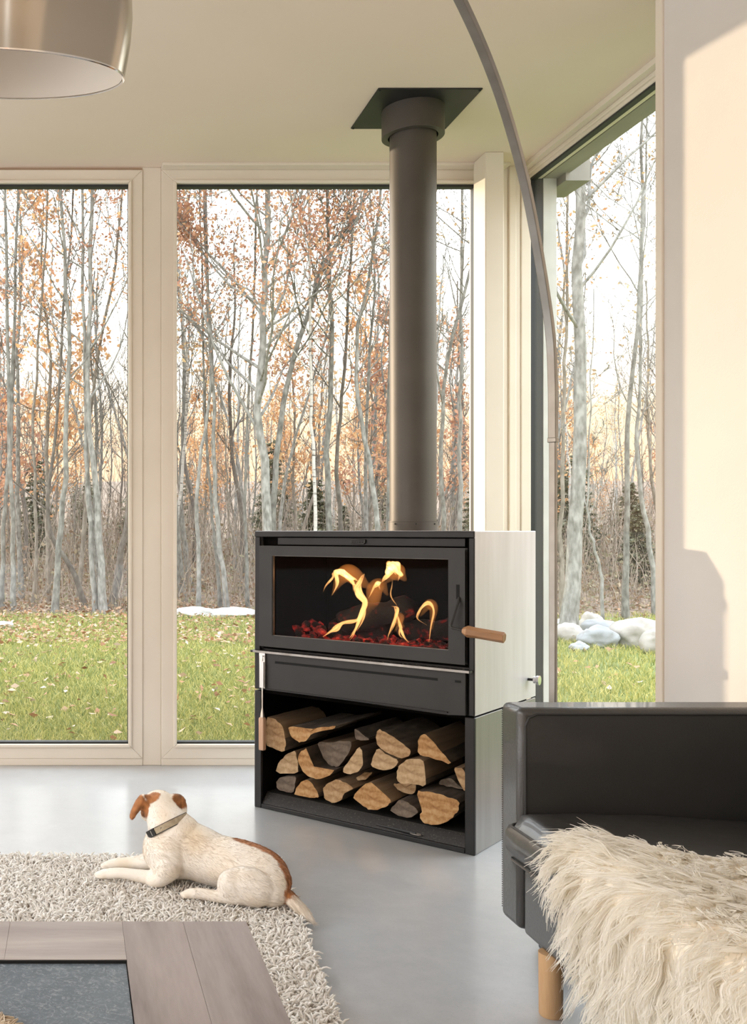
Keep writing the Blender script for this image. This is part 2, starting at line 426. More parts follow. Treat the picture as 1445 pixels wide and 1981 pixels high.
# strip above the door with a small badge
box('upper_baffle', (-.367, .442, .016, .03, 1.140, 1.172), M['black_steel'], stove, bevel=.002)
bm = bmesh.new(); prism(bm, [(-.021, 1.169), (.043, 1.165), (.043, 1.153), (.036, 1.146), (-.021, 1.150)], 'y', .008, .017)
badge = from_bm('badge', bm, M['grey_steel'], stove, bevel=.001)
bm = bmesh.new()
for k in range(5): bx(bm, -.015 + k * .0105, -.0075 + k * .0105, .0065, .0085, 1.153, 1.156)
bx(bm, -.016, .036, .0065, .0085, 1.160, 1.162)
from_bm('badge_mark', bm, M['dark_gap'], badge)
# ash ledge, lower drawer panel
bm = bmesh.new(); prism(bm, [(UL - .004, -.026), (UR - .006, -.026), (UR - .006, .03), (UL + .02, .03), (UL - .004, 0)], 'z', .675, .684)
led = from_bm('ash_ledge', bm, M['grey_steel'], stove, bevel=.0015)
bm = bmesh.new(); bx(bm, UL + .01, UR - .01, -.0275, -.025, .6755, .6845)
from_bm('ledge_edge', bm, M['edge_metal'], led)
bm = bmesh.new()
def crumbs(bm, n, ext, s):
    for _ in range(n):
        c = Vector((random.uniform(ext[0], ext[1]), random.uniform(ext[2], ext[3]), ext[4]))
        r = s * random.uniform(.5, 1.4)
        vs = [bm.verts.new(c + Vector((r * math.cos(a), r * math.sin(a) * .8, 0))) for a in (0, 2.1, 4.2)] + [bm.verts.new(c + Vector((0, 0, r)))]
        for f in ((0, 1, 3), (1, 2, 3), (2, 0, 3), (2, 1, 0)): bm.faces.new([vs[i] for i in f])
crumbs(bm, 160, (UL + .03, UR - .03, -.02, .012, .6842), .0022)
M['ash'] = pmat('ash_crumbs', [(.3, (.03, .027, .024)), (.7, (.16, .14, .12))], .9, island=True)
tag(from_bm('ash_crumb_litter', bm, M['ash'], led), kind='stuff')
bm = bmesh.new()
prism(bm, [(-.410, .674), (.452, .674), (.452, .514), (.385, .508), (-.410, .520)], 'y', -.006, .02)
dr = from_bm('lower_panel', bm, M['grey_steel'], stove, bevel=.0025)
box('air_slot', (-.366, .346, -.0068, -.004, .6335, .6435), M['dark_gap'], dr)
box('peep_slot', (.412, .435, -.0068, -.004, .634, .643), M['dark_gap'], dr)
box('panel_lip', (-.405, .385, -.012, -.002, .5165, .522), M['black_steel'], dr, bevel=.001)
box('inner_baffle', (UL + .012, UR - .012, .021, .03, .512, .690), M['black_steel'], stove)
bm = bmesh.new()
bx(bm, -.4425, -.418, -.010, -.004, .522, .674); bx(bm, -.418, -.411, -.014, -.004, .522, .674)
from_bm('tool_bracket', bm, M['nickel'], stove, bevel=.001)
# base cabinet
box('base_side', (UR - .010, UR - .001, .012, DEP, 0, .508), M['base_grey'], stove, bevel=.002)
box('base_side', (UL + .001, UL + .010, .012, DEP, 0, .508), M['base_grey'], stove, bevel=.002)
bm = bmesh.new()
bx(bm, UL, -.440, 0, .016, 0, .508); bx(bm, .446, UR, 0, .016, 0, .508); bx(bm, -.44, .446, 0, .012, 0, .020)
from_bm('base_front_frame', bm, M['black_steel'], stove, bevel=.003)
bm = bmesh.new()
bx(bm, -.452, -.44, .016, .60, .02, .508); bx(bm, .446, .458, .016, .60, .02, .508); bx(bm, -.44, .446, .59, .60, .02, .508)
bx(bm, -.44, .446, .03, .59, .495, .508)
from_bm('bay_lining', bm, M['soot'], stove)
bm = bmesh.new(); prism(bm, [(.010, .018), (.012, .024), (.05, .062), (.59, .062), (.59, .018)], 'x', -.44, .446)
from_bm('bay_floor', bm, M['dusty'], stove)
# air control at the rear of the side panel
bm = bmesh.new(); tube(bm, [(UR - .003, .545, .594), (UR + .03, .545, .594)], .0055, 12); 
kn = from_bm('air_control_rod', bm, M['black_steel'], stove)
bm = bmesh.new(); tube(bm, [(UR + .022, .545, .594), (UR + .024, .545, .594), (UR + .032, .545, .594), (UR + .036, .545, .594), (UR + .046, .545, .594), (UR + .047, .545, .594)], [.011, .015, .015, .0195, .0195, .016], 18)
from_bm('air_control_knob', bm, M['chrome'], kn)

# flue
FU = sw(.004, .522, 0); FXY = (FU.x, FU.y)
flue = thing('flue_pipe', 'black round flue pipe rising from the stove to the ceiling plate', 'flue pipe', (FXY[0], FXY[1], 1.2))
bm = bmesh.new(); lathe(bm, [(.0985, .002), (.0985, .03), (.0985, 1.80)], 64)
from_bm('pipe', bm, M['flue'], flue)
bm = bmesh.new(); lathe(bm, [(.0995, .001), (.1035, .001), (.1035, .038), (.1045, .039), (.1045, .043), (.0995, .043)], 64)
from_bm('base_collar', bm, M['flue'], flue)
for a in (3.6, 4.5, 5.4):
    bm = bmesh.new(); c = Vector((.1035 * math.cos(a), .1035 * math.sin(a), .03)); tube(bm, [c, c + Vector((.004 * math.cos(a), .004 * math.sin(a), 0))], .003, 8)
    from_bm('collar_screw', bm, M['black_steel'], flue)
bm = bmesh.new(); lathe(bm, [(.104, 1.755), (.104, 1.732), (.132, 1.732), (.132, 1.854), (.110, 1.854)], 64)
from_bm('ceiling_collar', bm, M['flue'], flue, bevel=.002)
bm = bmesh.new(); bx(bm, -.214, .224, -.202, .212, 1.8535, 1.8595)
pl = from_bm('ceiling_plate', bm, M['black_steel'], flue, bevel=.001)
for x in (-.205, .215):
    for y in (-.193, .203):
        bm = bmesh.new(); lathe(bm, [(0, 1.849), (.004, 1.850), (.006, 1.8535)], 12, Matrix.Translation((x, y, 0)))
        from_bm('screw', bm, M['dark_gap'], pl)

# hanging poker
pk = thing('stove_poker', 'slim steel stove tool with a wooden grip hanging at the stove front', 'fire tool', tuple(sw(-.417, -.02, .64)), SR)
bm = bmesh.new()
tube(bm, [(0, .002, .022), (0, -.002, .02), (0, -.004, .0)], .003, 8)
bx(bm, -.010, .006, -.006, -.002, -.115, -.004)
tube(bm, [(0, -.004, -.11), (0, -.004, -.20), (0, -.004, -.225), (0, -.004, -.243)], [.0035, .0035, .008, .010], 8)
from_bm('rod', bm, M['nickel'], pk, bevel=.001)
bm = bmesh.new(); tube(bm, [(0, -.005, -.240), (0, -.005, -.246), (0, -.005, -.378), (0, -.005, -.382)], [.014, .0165, .0165, .014], 4)
bmesh.ops.rotate(bm, verts=bm.verts, cent=(0, -.005, 0), matrix=Matrix.Rotation(pi / 4, 3, 'Z'))
from_bm('grip', bm, M['beech_grip'], pk, bevel=.003, sharp=25)
# loose tool lying on the front lip of the bay
lt = thing('lifting_tool', 'flat black steel tool lying on the front lip of the firewood bay', 'fire tool', tuple(sw(.185, .0, .028)), SR)
bm = bmesh.new()
tube(bm, [(-.10, .018, .003), (-.04, .016, .003), (.05, .010, .003), (.068, .009, .003)], [.004, .006, .008, .007], 8, flat=.45)
from_bm('tool_shaft', bm, M['black_steel'], lt)
bm = bmesh.new()
ptsr = [(.078 + .014 * math.cos(a) * 1.5 - .01, .008 + .009 * math.sin(a), .004) for a in np.linspace(0, 2 * pi, 17)]
tube(bm, ptsr, .0026, 6, cap=False)
from_bm('tool_loop', bm, M['edge_metal'], lt)

# ------------------------------------------------------------------ firewood
def end_grain(name, a, b, c):
    m, nt, out = new_mat(name)
    p = N(nt, 'ShaderNodeBsdfPrincipled'); p.inputs['Roughness'].default_value = .8
    tc = N(nt, 'ShaderNodeTexCoord')
    n0 = N(nt, 'ShaderNodeTexNoise', Scale=9, Detail=6); nt.links.new(tc.outputs['Object'], n0.inputs['Vector'])
    n1 = N(nt, 'ShaderNodeTexNoise', Scale=90, Detail=4); nt.links.new(tc.outputs['Object'], n1.inputs['Vector'])
    w = N(nt, 'ShaderNodeTexWave', wave_type='RINGS', Scale=9, Distortion=5, Detail=3); w.inputs['Detail Scale'].default_value = 3
    mp = N(nt, 'ShaderNodeMapping'); mp.inputs['Scale'].default_value = (1, .05, 1); nt.links.new(tc.outputs['Object'], mp.inputs[0]); nt.links.new(mp.outputs[0], w.inputs['Vector'])
    s = N(nt, 'ShaderNodeMath', operation='MULTIPLY_ADD'); s.inputs[1].default_value = .16; nt.links.new(w.outputs[1], s.inputs[0])
    s2 = N(nt, 'ShaderNodeMath', operation='MULTIPLY_ADD'); s2.inputs[1].default_value = .45; nt.links.new(n1.outputs[0], s2.inputs[0])
    k = N(nt, 'ShaderNodeMath', operation='MULTIPLY'); k.inputs[1].default_value = .5; nt.links.new(n0.outputs[0], k.inputs[0]); nt.links.new(k.outputs[0], s2.inputs[2]); nt.links.new(s2.outputs[0], s.inputs[2])
    r = ramp(nt, [(.38, a), (.55, b), (.72, c)]); nt.links.new(s.outputs[0], r.inputs[0]); nt.links.new(r.outputs[0], p.inputs[0])
    bp = N(nt, 'ShaderNodeBump', Strength=.4, Distance=.004); nt.links.new(n1.outputs[0], bp.inputs['Height']); nt.links.new(bp.outputs[0], p.inputs['Normal'])
    nt.links.new(p.outputs[0], out.inputs[0]); return m
EG = [end_grain('end_grain_tan', (.22, .12, .05), (.35, .21, .10), (.45, .30, .165)),
      end_grain('end_grain_pale', (.27, .165, .08), (.40, .265, .14), (.50, .35, .205)),
      end_grain('end_grain_orange', (.24, .11, .035), (.39, .205, .075), (.48, .30, .14)),
      end_grain('end_grain_grey', (.085, .06, .042), (.135, .10, .072), (.19, .145, .105))]
M['bark'] = pmat('firewood_bark', [(.3, (.045, .032, .022)), (.55, (.10, .072, .05)), (.75, (.19, .14, .095))], .9, vscale=30, stretch=(1, .25, 1), detail=7, bump=.6, bscale=45, bstretch=(1, .2, 1))
M['split'] = pmat('split_wood', [(.3, (.16, .10, .055)), (.55, (.27, .175, .10)), (.75, (.38, .26, .15))], .85, vscale=22, stretch=(1, .06, 1), detail=6, bump=.4, bscale=60, bstretch=(1, .05, 1))
LOGS = [
(.03, 0, 1, [(-.436, .391), (-.392, .39), (-.356, .367), (-.341, .336), (-.333, .289), (-.343, .251), (-.392, .26), (-.437, .268)], 'squarish split firewood log at the top left of the bay beside the hanging poker'),
(.05, 2, 0, [(-.338, .361), (-.283, .364), (-.223, .366), (-.171, .380), (-.112, .395), (-.114, .380), (-.171, .366), (-.222, .344), (-.242, .316), (-.276, .299), (-.302, .307), (-.327, .327)], 'flat topped firewood log with long bark slab, second along the top row'),
(.07, 1, 1, [(-.412, .143), (-.392, .196), (-.357, .235), (-.311, .261), (-.302, .204), (-.297, .161)], 'quarter round pale firewood log at the far left of the middle row'),
(.07, 3, 0, [(-.408, .08), (-.404, .111), (-.385, .132), (-.338, .143), (-.310, .145), (-.315, .107), (-.324, .071), (-.365, .069)], 'dull grey firewood log in the bottom left corner of the bay'),
(.06, 2, 1, [(-.311, .069), (-.303, .101), (-.274, .134), (-.248, .147), (-.225, .131), (-.206, .108), (-.192, .083), (-.218, .073)], 'small rounded wedge of firewood, second from left on the bay floor'),
(.05, 2, 0, [(-.290, .225), (-.275, .262), (-.245, .282), (-.243, .235), (-.218, .203), (-.182, .199), (-.14, .200), (-.112, .212), (-.142, .18), (-.19, .158), (-.238, .160), (-.272, .185)], 'orange firewood log cupped in a thick ring of curling bark'),
(.12, 3, 1, [(-.239, .299), (-.189, .301), (-.122, .318), (-.077, .325), (-.079, .297), (-.104, .245), (-.141, .206), (-.174, .205), (-.215, .241)], 'weathered grey half round firewood log in the middle of the upper left'),
(.06, 0, 1, [(-.177, .12), (-.155, .145), (-.108, .172), (-.079, .166), (-.033, .150), (-.072, .124), (-.09, .088), (-.126, .068), (-.166, .076)], 'two faced firewood log with a pointed belly, third from left on the floor'),
(.05, 1, 0, [(-.081, .215), (-.049, .261), (-.008, .326), (.010, .309), (.012, .257), (-.006, .223), (-.042, .206), (-.07, .204)], 'pale upright wedge of firewood with a curved back in the centre'),
(.14, 0, 0, [(-.070, .172), (-.019, .203), (.009, .205), (-.018, .172), (-.058, .160)], 'dark sliver of firewood tucked under the pale upright wedge'),
(.14, 3, 0, [(-.076, .376), (-.047, .364), (-.003, .338), (-.04, .330), (-.070, .331)], 'small dark triangular firewood piece set back at the top centre'),
(.06, 0, 0, [(.071, .406), (.107, .394), (.17, .368), (.21, .337), (.199, .312), (.163, .3), (.111, .314), (.071, .335), (.063, .378)], 'broad mottled firewood log on top, right of the dark triangular piece'),
(.07, 1, 1, [(.032, .245), (.045, .285), (.063, .325), (.106, .304), (.157, .290), (.139, .262), (.106, .241), (.072, .24)], 'pale shallow firewood log wedged below the broad mottled one'),
(.06, 2, 1, [(.238, .391), (.266, .416), (.298, .387), (.341, .345), (.376, .309), (.291, .321), (.236, .328)], 'long pointed triangular firewood log at the top right'),
(.05, 1, 1, [(.152, .243), (.168, .277), (.204, .305), (.265, .316), (.272, .269), (.276, .209), (.213, .209), (.162, .204)], 'blocky firewood log with a flat right face in the right middle row'),
(.04, 2, 1, [(-.035, .117), (.043, .195), (.087, .171), (.14, .13), (.12, .108), (.087, .088), (.046, .078), (.012, .09)], 'large quarter round firewood log on the floor in the centre'),
(.14, 0, 0, [(.098, .172), (.113, .178), (.172, .190), (.195, .186), (.188, .150), (.150, .144), (.120, .152)], 'shadowed firewood log behind the large quarter round one'),
(.06, 3, 0, [(.118, .091), (.168, .140), (.204, .130), (.235, .112), (.238, .098), (.204, .071), (.148, .074)], 'dark barked firewood log on the floor, left of the big golden one'),
(.035, 2, 0, [(.243, .19), (.278, .194), (.315, .197), (.358, .193), (.413, .183), (.407, .146), (.382, .111), (.346, .083), (.309, .072), (.271, .070), (.254, .092), (.266, .116)], 'biggest golden firewood log with a ragged left edge at lower right'),
(.06, 0, 1, [(.378, .298), (.417, .305), (.432, .26), (.424, .213), (.399, .247)], 'narrow firewood sliver against the right wall of the bay'),
(.14, 3, 0, [(.284, .205), (.296, .227), (.334, .24), (.365, .218), (.386, .204), (.372, .202), (.328, .204)], 'dark firewood log lying behind and above the big golden one'),
]
for i, (v0, eg, sd, poly, lab) in enumerate(LOGS):
    P = np.array(poly)
    c = P.mean(0)
    fine = []
    n = len(P)
    for k in range(n):                       # rounded corners and rough outline
        a, b = P[k], P[(k + 1) % n]
        for t in (.18, .5, .82):
            q = a + (b - a) * t
            fine.append(q + RNG.normal(size=2) * .0013)
    Q = np.array(fine)
    root = thing('firewood_log', lab, 'firewood', tuple(sw(c[0], v0, c[1])), SR, group='split logs stacked in the stove bay')
    bm = bmesh.new()
    Ln = .34 + .05 * random.random()
    if i == 1: Ln = .42
    secs = [0, .06, .14, .22, .30, Ln]
    rings = []
    drift = RNG.normal(size=2) * .006
    for s in secs:
        k = 1 - .04 * s / Ln
        rings.append([bm.verts.new(((q[0] - c[0]) * k + drift[0] * s / Ln + random.gauss(0, .0009) * (s > 0), s + random.gauss(0, .0012) * (s == 0), (q[1] - c[1]) * k + abs(drift[1]) * s / Ln * .3 + random.gauss(0, .0009) * (s > 0))) for q in Q])
    m_ = len(Q)
    cf = bm.verts.new((0, .001, 0))
    caps = [bm.faces.new((rings[0][j], rings[0][(j + 1) % m_], cf)) for j in range(m_)]
    bk = bm.faces.new(list(reversed(rings[-1])))
    sides = []
    for r0, r1 in zip(rings, rings[1:]):
        for j in range(m_): sides.append(bm.faces.new((r0[(j + 1) % m_], r0[j], r1[j], r1[(j + 1) % m_])))
    bmesh.ops.recalc_face_normals(bm, faces=bm.faces)
    for f in sides: f.material_index = 1 if (sd == 0 or f.calc_center_median().z < -.008) else 2
    for f in caps: f.material_index = 0
    me = bpy.data.meshes.new('wood'); bm.to_mesh(me); bm.free()
    finish(bpy.data.objects.new('split_wood', me), [EG[eg], M['bark'], M['split']], root, 0, 50)

# ------------------------------------------------------------------ fire
def ember_mat(name, lo, hi, strength):
    m, nt, out = new_mat(name)
    p = N(nt, 'ShaderNodeBsdfPrincipled'); p.inputs['Roughness'].default_value = .95; p.inputs['Base Color'].default_value = (.012, .009, .008, 1)
    tc = N(nt, 'ShaderNodeTexCoord'); n = N(nt, 'ShaderNodeTexNoise', Scale=26, Detail=5, Roughness=.65); nt.links.new(tc.outputs['Object'], n.inputs['Vector'])
    r = ramp(nt, [(lo, (0, 0, 0)), ((lo + hi) / 2, (.30, .012, .008)), (hi, (.9, .09, .04)), (min(hi + .1, 1), (1, .3, .10))]); nt.links.new(n.outputs[0], r.inputs[0])
    nt.links.new(r.outputs[0], p.inputs['Emission Color']); p.inputs['Emission Strength'].default_value = strength
    bp = N(nt, 'ShaderNodeBump', Strength=.8, Distance=.01); nt.links.new(n.outputs[0], bp.inputs['Height']); nt.links.new(bp.outputs[0], p.inputs['Normal'])
    nt.links.new(p.outputs[0], out.inputs[0]); return m
M['ember_hot'] = ember_mat('glowing_ember', .47, .74, .55)
M['ember_dim'] = ember_mat('charred_wood', .58, .82, .45)
def rock_mesh(bm, c, s, seed, sub=2, amp=.35, freq=1.6):
    r = bmesh.ops.create_icosphere(bm, subdivisions=sub, radius=1)
    o = Vector((seed * 3.1, seed * 1.7, seed * .9))
    for v in r['verts']:
        d = 1 + amp * noise.noise(v.co * freq + o) + amp * .4 * noise.noise(v.co * freq * 3 + o)
        v.co = Vector((v.co.x * s[0] * d, v.co.y * s[1] * d, v.co.z * s[2] * d)) + Vector(c)
fb = thing('ember_bed', 'bed of red glowing embers on the stove firebox floor', 'embers', tuple(sw(0, .25, .715)), SR, kind='stuff')
bm = bmesh.new()
for k in range(150):
    u = random.uniform(-.36, .37); v = random.uniform(-.17, .18)
    rock_mesh(bm, (u, v, .008 + .02 * random.random()), (random.uniform(.012, .03), random.uniform(.012, .026), random.uniform(.008, .02)), k, 1, .5)
for k in range(18): rock_mesh(bm, (random.uniform(-.37, -.25), random.uniform(-.12, .05), random.uniform(.02, .075)), (.022, .02, .016), 300 + k, 1, .6)
for k in range(14): rock_mesh(bm, (random.uniform(.14, .31), random.uniform(-.17, -.08), random.uniform(.018, .032)), (.025, .014, .010), 400 + k, 1, .6)
tag(from_bm('embers', bm, M['ember_hot'], fb, sharp=60), kind='stuff')
BL = [((-.22, .30, .80), (.10, .33, .88), .055, 'charred log lying back across the embers at the left of the fire'),
      ((.02, .36, .765), (.28, .41, .80), .045, 'black burnt log under the two small flames at the right of the fire'),
      ((-.30, .36, .76), (-.02, .36, .77), .05, 'charred log low at the back left of the fire')]
for i, (a, b, r, lab) in enumerate(BL):
    A, B = Vector(a), Vector(b)
    lg = thing('burning_log', lab, 'log', tuple(sw(*a)), SR, group='logs burning in the firebox')
    bm = bmesh.new()
    n = 14; pts = [(B - A) * (t / (n - 1)) for t in range(n)]
    tube(bm, pts, [r * (.7 if k in (0, n - 1) else 1) * (1 + .12 * random.uniform(-1, 1)) for k in range(n)], 14)
    for v in bm.verts: v.co += v.normal * 0 + Vector((noise.noise(v.co * 22 + Vector((i, 0, 0))), noise.noise(v.co * 22 + Vector((0, i, 5))), noise.noise(v.co * 22 + Vector((9, 0, i))))) * .014
    from_bm('charred_wood', bm, M['ember_dim'], lg, sharp=60)
def flame_mat(name, dens, col, skin=.10):
    """glowing gas: light grows with the depth of flame one looks through; a faint glowing skin"""
    m, nt, out = new_mat(name)
    lw = N(nt, 'ShaderNodeLayerWeight'); lw.inputs[0].default_value = .5
    inv = N(nt, 'ShaderNodeMath', operation='SUBTRACT'); inv.inputs[0].default_value = 1.0; nt.links.new(lw.outputs['Facing'], inv.inputs[1])
    al = N(nt, 'ShaderNodeMath', operation='MULTIPLY'); al.inputs[1].default_value = skin; nt.links.new(inv.outputs[0], al.inputs[0])
    em = N(nt, 'ShaderNodeEmission'); em.inputs['Strength'].default_value = .7; em.inputs[0].default_value = (1, .50, .16, 1)
    tr = N(nt, 'ShaderNodeBsdfTransparent'); mx = N(nt, 'ShaderNodeMixShader')
    nt.links.new(al.outputs[0], mx.inputs[0]); nt.links.new(tr.outputs[0], mx.inputs[1]); nt.links.new(em.outputs[0], mx.inputs[2]); nt.links.new(mx.outputs[0], out.inputs['Surface'])
    ve = N(nt, 'ShaderNodeEmission'); ve.inputs[0].default_value = (*col, 1); ve.inputs['Strength'].default_value = dens
    nt.links.new(ve.outputs[0], out.inputs['Volume'])
    return m
M['flame'] = flame_mat('flame', 85, (1, .46, .15)); M['flame_veil'] = flame_mat('flame_veil', 2.4, (1, .32, .06), .02)
FL = [
[(-.223, .919, .008), (-.204, .972, .0146), (-.215, 1.012, .017), (-.19, 1.022, .02), (-.162, 1.02, .021), (-.124, 1.006, .019), (-.09, .987, .015)],
[(-.154, .732, .0081), (-.116, .776, .0119), (-.072, .854, .0156), (-.056, .903, .0142), (-.094, .945, .0179), (-.087, .997, .0115), (-.076, 1.018, .0054)],
[(-.258, .738, .0068), (-.207, .773, .0132), (-.177, .803, .0105), (-.116, .817, .0105), (-.076, .874, .0081)],
[(.008, .985, .006), (.02, 1.005, .018), (.033, 1.03, .026), (.04, 1.055, .026), (.065, 1.052, .026), (.095, 1.025, .020), (.089, .993, .0054)],
[(.047, .995, .0034), (.058, .935, .0041), (.069, .889, .0041)],
[(.04, .74, .0048), (.058, .808, .0078), (.069, .875, .0098), (.049, .888, .0034)],
[(.071, .869, .0054), (.075, .816, .0078), (.1, .778, .0091), (.141, .741, .0054)],
[(.203, .749, .0052), (.216, .805, .0060), (.236, .878, .0066), (.219, .913, .0091), (.182, .882, .0078), (.162, .844, .0060), (.196, .817, .0038)],
[(-.254, .935, .004), (-.234, .985, .0085), (-.221, 1.02, .0085)],
[(-.053, .916, .0058), (-.035, .965, .0095), (-.003, .983, .0091), (.009, .953, .0041)],
[(-.131, .94, .0041), (-.116, .982, .0115), (-.140, 1.0, .013), (-.162, 1.008, .0081)],
]
fire = thing('fire', 'yellow flames burning behind the glass of the stove door', 'fire', tuple(sw(0, .22, .72)), SR)
for i, Fp in enumerate(FL):
    S = spline([(u, z, r) for u, z, r in Fp], 26)
    bm = bmesh.new()
    pts = [(u, .02 * math.sin(i * 2.1 + k * .2), z - .72) for k, (u, z, r) in enumerate(S)]
    nfil = 5 if max(q[2] for q in Fp) > .009 else 2
    for q in range(nfil):                      # each tongue is a twist of thin bright threads
        o0 = Vector((i * 3.7, q * 5.1, 0))
        line, rad = [], []
        a, b = int(random.uniform(0, 6)) * (q > 0), 26 - int(random.uniform(0, 7)) * (q > 0)
        for k in range(a, b):
            u, z, r = S[k]
            w = r * (.95 if q else .15)
            line.append((u + w * 1.5 * noise.noise(o0 + Vector((k * .13, 0, 1))), pts[k][1] + w * noise.noise(o0 + Vector((k * .13, 7, 1))), z - .72 + w * 1.3 * noise.noise(o0 + Vector((k * .13, 0, 9)))))
            rad.append(max(.0007, r * (.46 if q else .6) * (math.sin(pi * (k - a + .5) / (b - a)) ** .8)))
        tube(bm, line, rad, 12, cap=True)
    from_bm('flame', bm, M['flame'], fire, sharp=80)
for Fp in ([(-.24, .92, .01), (-.21, .99, .034), (-.16, 1.02, .038), (-.10, .99, .036), (-.06, .96, .02)], [(-.11, .80, .012), (-.06, .89, .030), (-.04, .95, .034), (0, .975, .028), (.02, .93, .012)],
           [(.01, .98, .012), (.035, 1.02, .034), (.075, 1.03, .034), (.10, .995, .016)], [(.05, .78, .010), (.07, .84, .022), (.09, .80, .014)], [(.16, .85, .01), (.19, .90, .022), (.225, .88, .018), (.21, .80, .010)]):
    S = spline(Fp, 22)
    bm = bmesh.new()
    tube(bm, [(u, .03 + .02 * math.sin(k * .3), z - .72) for k, (u, z, r) in enumerate(S)], [max(.002, r * (math.sin(pi * (k + .6) / 23) ** .5)) for k, (u, z, r) in enumerate(S)], 20, cap=True)
    from_bm('flame_veil', bm, M['flame_veil'], fire, sharp=80)
# ------------------------------------------------------------------ sofa
M['leather'] = pmat('black_leather', [(.3, (.013, .0125, .012)), (.7, (.020, .019, .018))], .46, vscale=5, bump=.14, bscale=190, rvar=.08, spec=.85, coat=.35)
M['leather_soft'] = pmat('black_leather_soft', [(.3, (.013, .0125, .012)), (.7, (.020, .019, .018))], .44, vscale=5, bump=.22, bscale=14, rvar=.07, spec=.85, coat=.3)
M['thread'] = pmat('black_thread', (.02, .02, .02), .6)
M['oak_leg'] = wood_mat('oak_leg', (.42, .23, .10), (.52, .31, .15), (.60, .38, .20), .45, 6, 'z', .05)
sofa = thing('sofa', 'black leather sofa with slab arms and round wooden legs', 'sofa', (1.56, 1.73, 0))
def S3(x, y, z): return (x - 1.56, y - 1.73, z)
def sbx(bm, x0, x1, y0, y1, z0, z1): bx(bm, x0 - 1.56, x1 - 1.56, y0 - 1.73, y1 - 1.73, z0, z1)
ZB = .1535
def arm(ya, yb, name):
    bm = bmesh.new(); sbx(bm, 1.168, 1.955, ya, yb, ZB, .736)
    o = from_bm(name, bm, M['leather'], sofa, bevel=.018, segs=4)
    return o
a1 = arm(2.604, 2.716, 'arm'); a2 = arm(.76, .872, 'arm')
def seam(parent, ys, xs=1.185, x1=1.95, z0=.32, zt=.72):
    bm = bmesh.new()
    c = [(xs, ys, z0), (xs, ys, zt - .03), (xs + .009, ys, zt - .009), (xs + .03, ys, zt), (x1, ys, zt)]
    tube(bm, [S3(*p) for p in c], .0034, 8)
    return from_bm('piping', bm, M['thread'], parent)
seam(a1, 2.6035); seam(a2, .8725)
bm = bmesh.new()
for k in range(90):
    z = .18 + k * .006
    bx(bm, 1.1672 - 1.56, 1.1685 - 1.56, 2.704 - 1.73, 2.706 - 1.73, z, z + .0035)
from_bm('stitch_line', bm, M['thread'], a1)
bm = bmesh.new(); sbx(bm, 1.81, 1.95, .872, 2.604, ZB, .736)
from_bm('back', bm, M['leather'], sofa, bevel=.018, segs=4)
bm = bmesh.new(); sbx(bm, 1.172, 1.81, .876, 2.588, ZB, .325)
from_bm('seat_base', bm, M['leather'], sofa, bevel=.012, segs=3)
# seat cushion: rounded slab, crowned top, wrinkled front
def cushion(x0, x1, y0, y1, z0, z1):
    bm = bmesh.new()
    nx, ny = 34, 60
    def pt(i, j, top):
        u, v = i / nx, j / ny
        x, y = x0 + (x1 - x0) * u, y0 + (y1 - y0) * v
        e = min(u * (x1 - x0), (1 - u) * (x1 - x0), v * (y1 - y0), (1 - v) * (y1 - y0))
        k = 1 - max(0, 1 - e / .045) ** 2
        z = (z1 - .035 + .035 * math.sqrt(max(k, 0))) if top else (z0 + .03 - .03 * math.sqrt(max(k, 0)))
        if top:
            z += .020 * math.sin(pi * min(1, u * 1.0)) * .3 - .030 * max(0, u - .25) + .003 * noise.noise(Vector((x * 9, y * 9, 0))) * k
        return Vector(S3(x, y, z))
    T = [[bm.verts.new(pt(i, j, True)) for j in range(ny + 1)] for i in range(nx + 1)]
    B = [[bm.verts.new(pt(i, j, False)) for j in range(ny + 1)] for i in range(nx + 1)]
    for i in range(nx):
        for j in range(ny):
            bm.faces.new((T[i][j], T[i + 1][j], T[i + 1][j + 1], T[i][j + 1])); bm.faces.new((B[i][j], B[i][j + 1], B[i + 1][j + 1], B[i + 1][j]))
    per = [(i, 0) for i in range(nx)] + [(nx, j) for j in range(ny)] + [(i, ny) for i in range(nx, 0, -1)] + [(0, j) for j in range(ny, 0, -1)]
    L = len(per)
    rows = [[B[i][j] for i, j in per]]
    for t in (.2, .4, .6, .8):
        row = []
        for i, j in per:
            b, tp = B[i][j].co, T[i][j].co
            p = b.lerp(tp, t)
            out = Vector(((i == nx) - (i == 0), (j == ny) - (j == 0), 0))
            w = .012 * math.sin(pi * t) + .003 * noise.noise(Vector((p.x * 16, p.y * 26 + p.z * 20, p.z * 10)))
            if out.length: p = p + out.normalized() * w
            row.append(bm.verts.new(p))
        rows.append(row)
    rows.append([T[i][j] for i, j in per])
    for r0, r1 in zip(rows, rows[1:]):
        for k in range(L): bm.faces.new((r0[k], r0[(k + 1) % L], r1[(k + 1) % L], r1[k]))
    return bm
cu = from_bm('seat_cushion', cushion(1.138, 1.81, .884, 2.596, .325, .470), M['leather_soft'], sofa, sharp=75)
bm = bmesh.new()
for zz in (.437, .353):
    tube(bm, [S3(1.45, 2.596, zz), S3(1.17, 2.598, zz), S3(1.145, 2.588, zz), S3(1.134, 2.57, zz), S3(1.134, .92, zz)], .0036, 8)
from_bm('piping', bm, M['leather'], cu)
for x, y in ((1.185, 2.466), (1.185, .99), (1.88, 2.466), (1.88, .99)):
    bm = bmesh.new(); lathe(bm, [(0, 0), (.0255, 0), (.0275, .004), (.0285, ZB + .002), (0, ZB + .002)], 32, Matrix.Translation(S3(x, y, 0)))
    from_bm('leg', bm, M['oak_leg'], sofa)

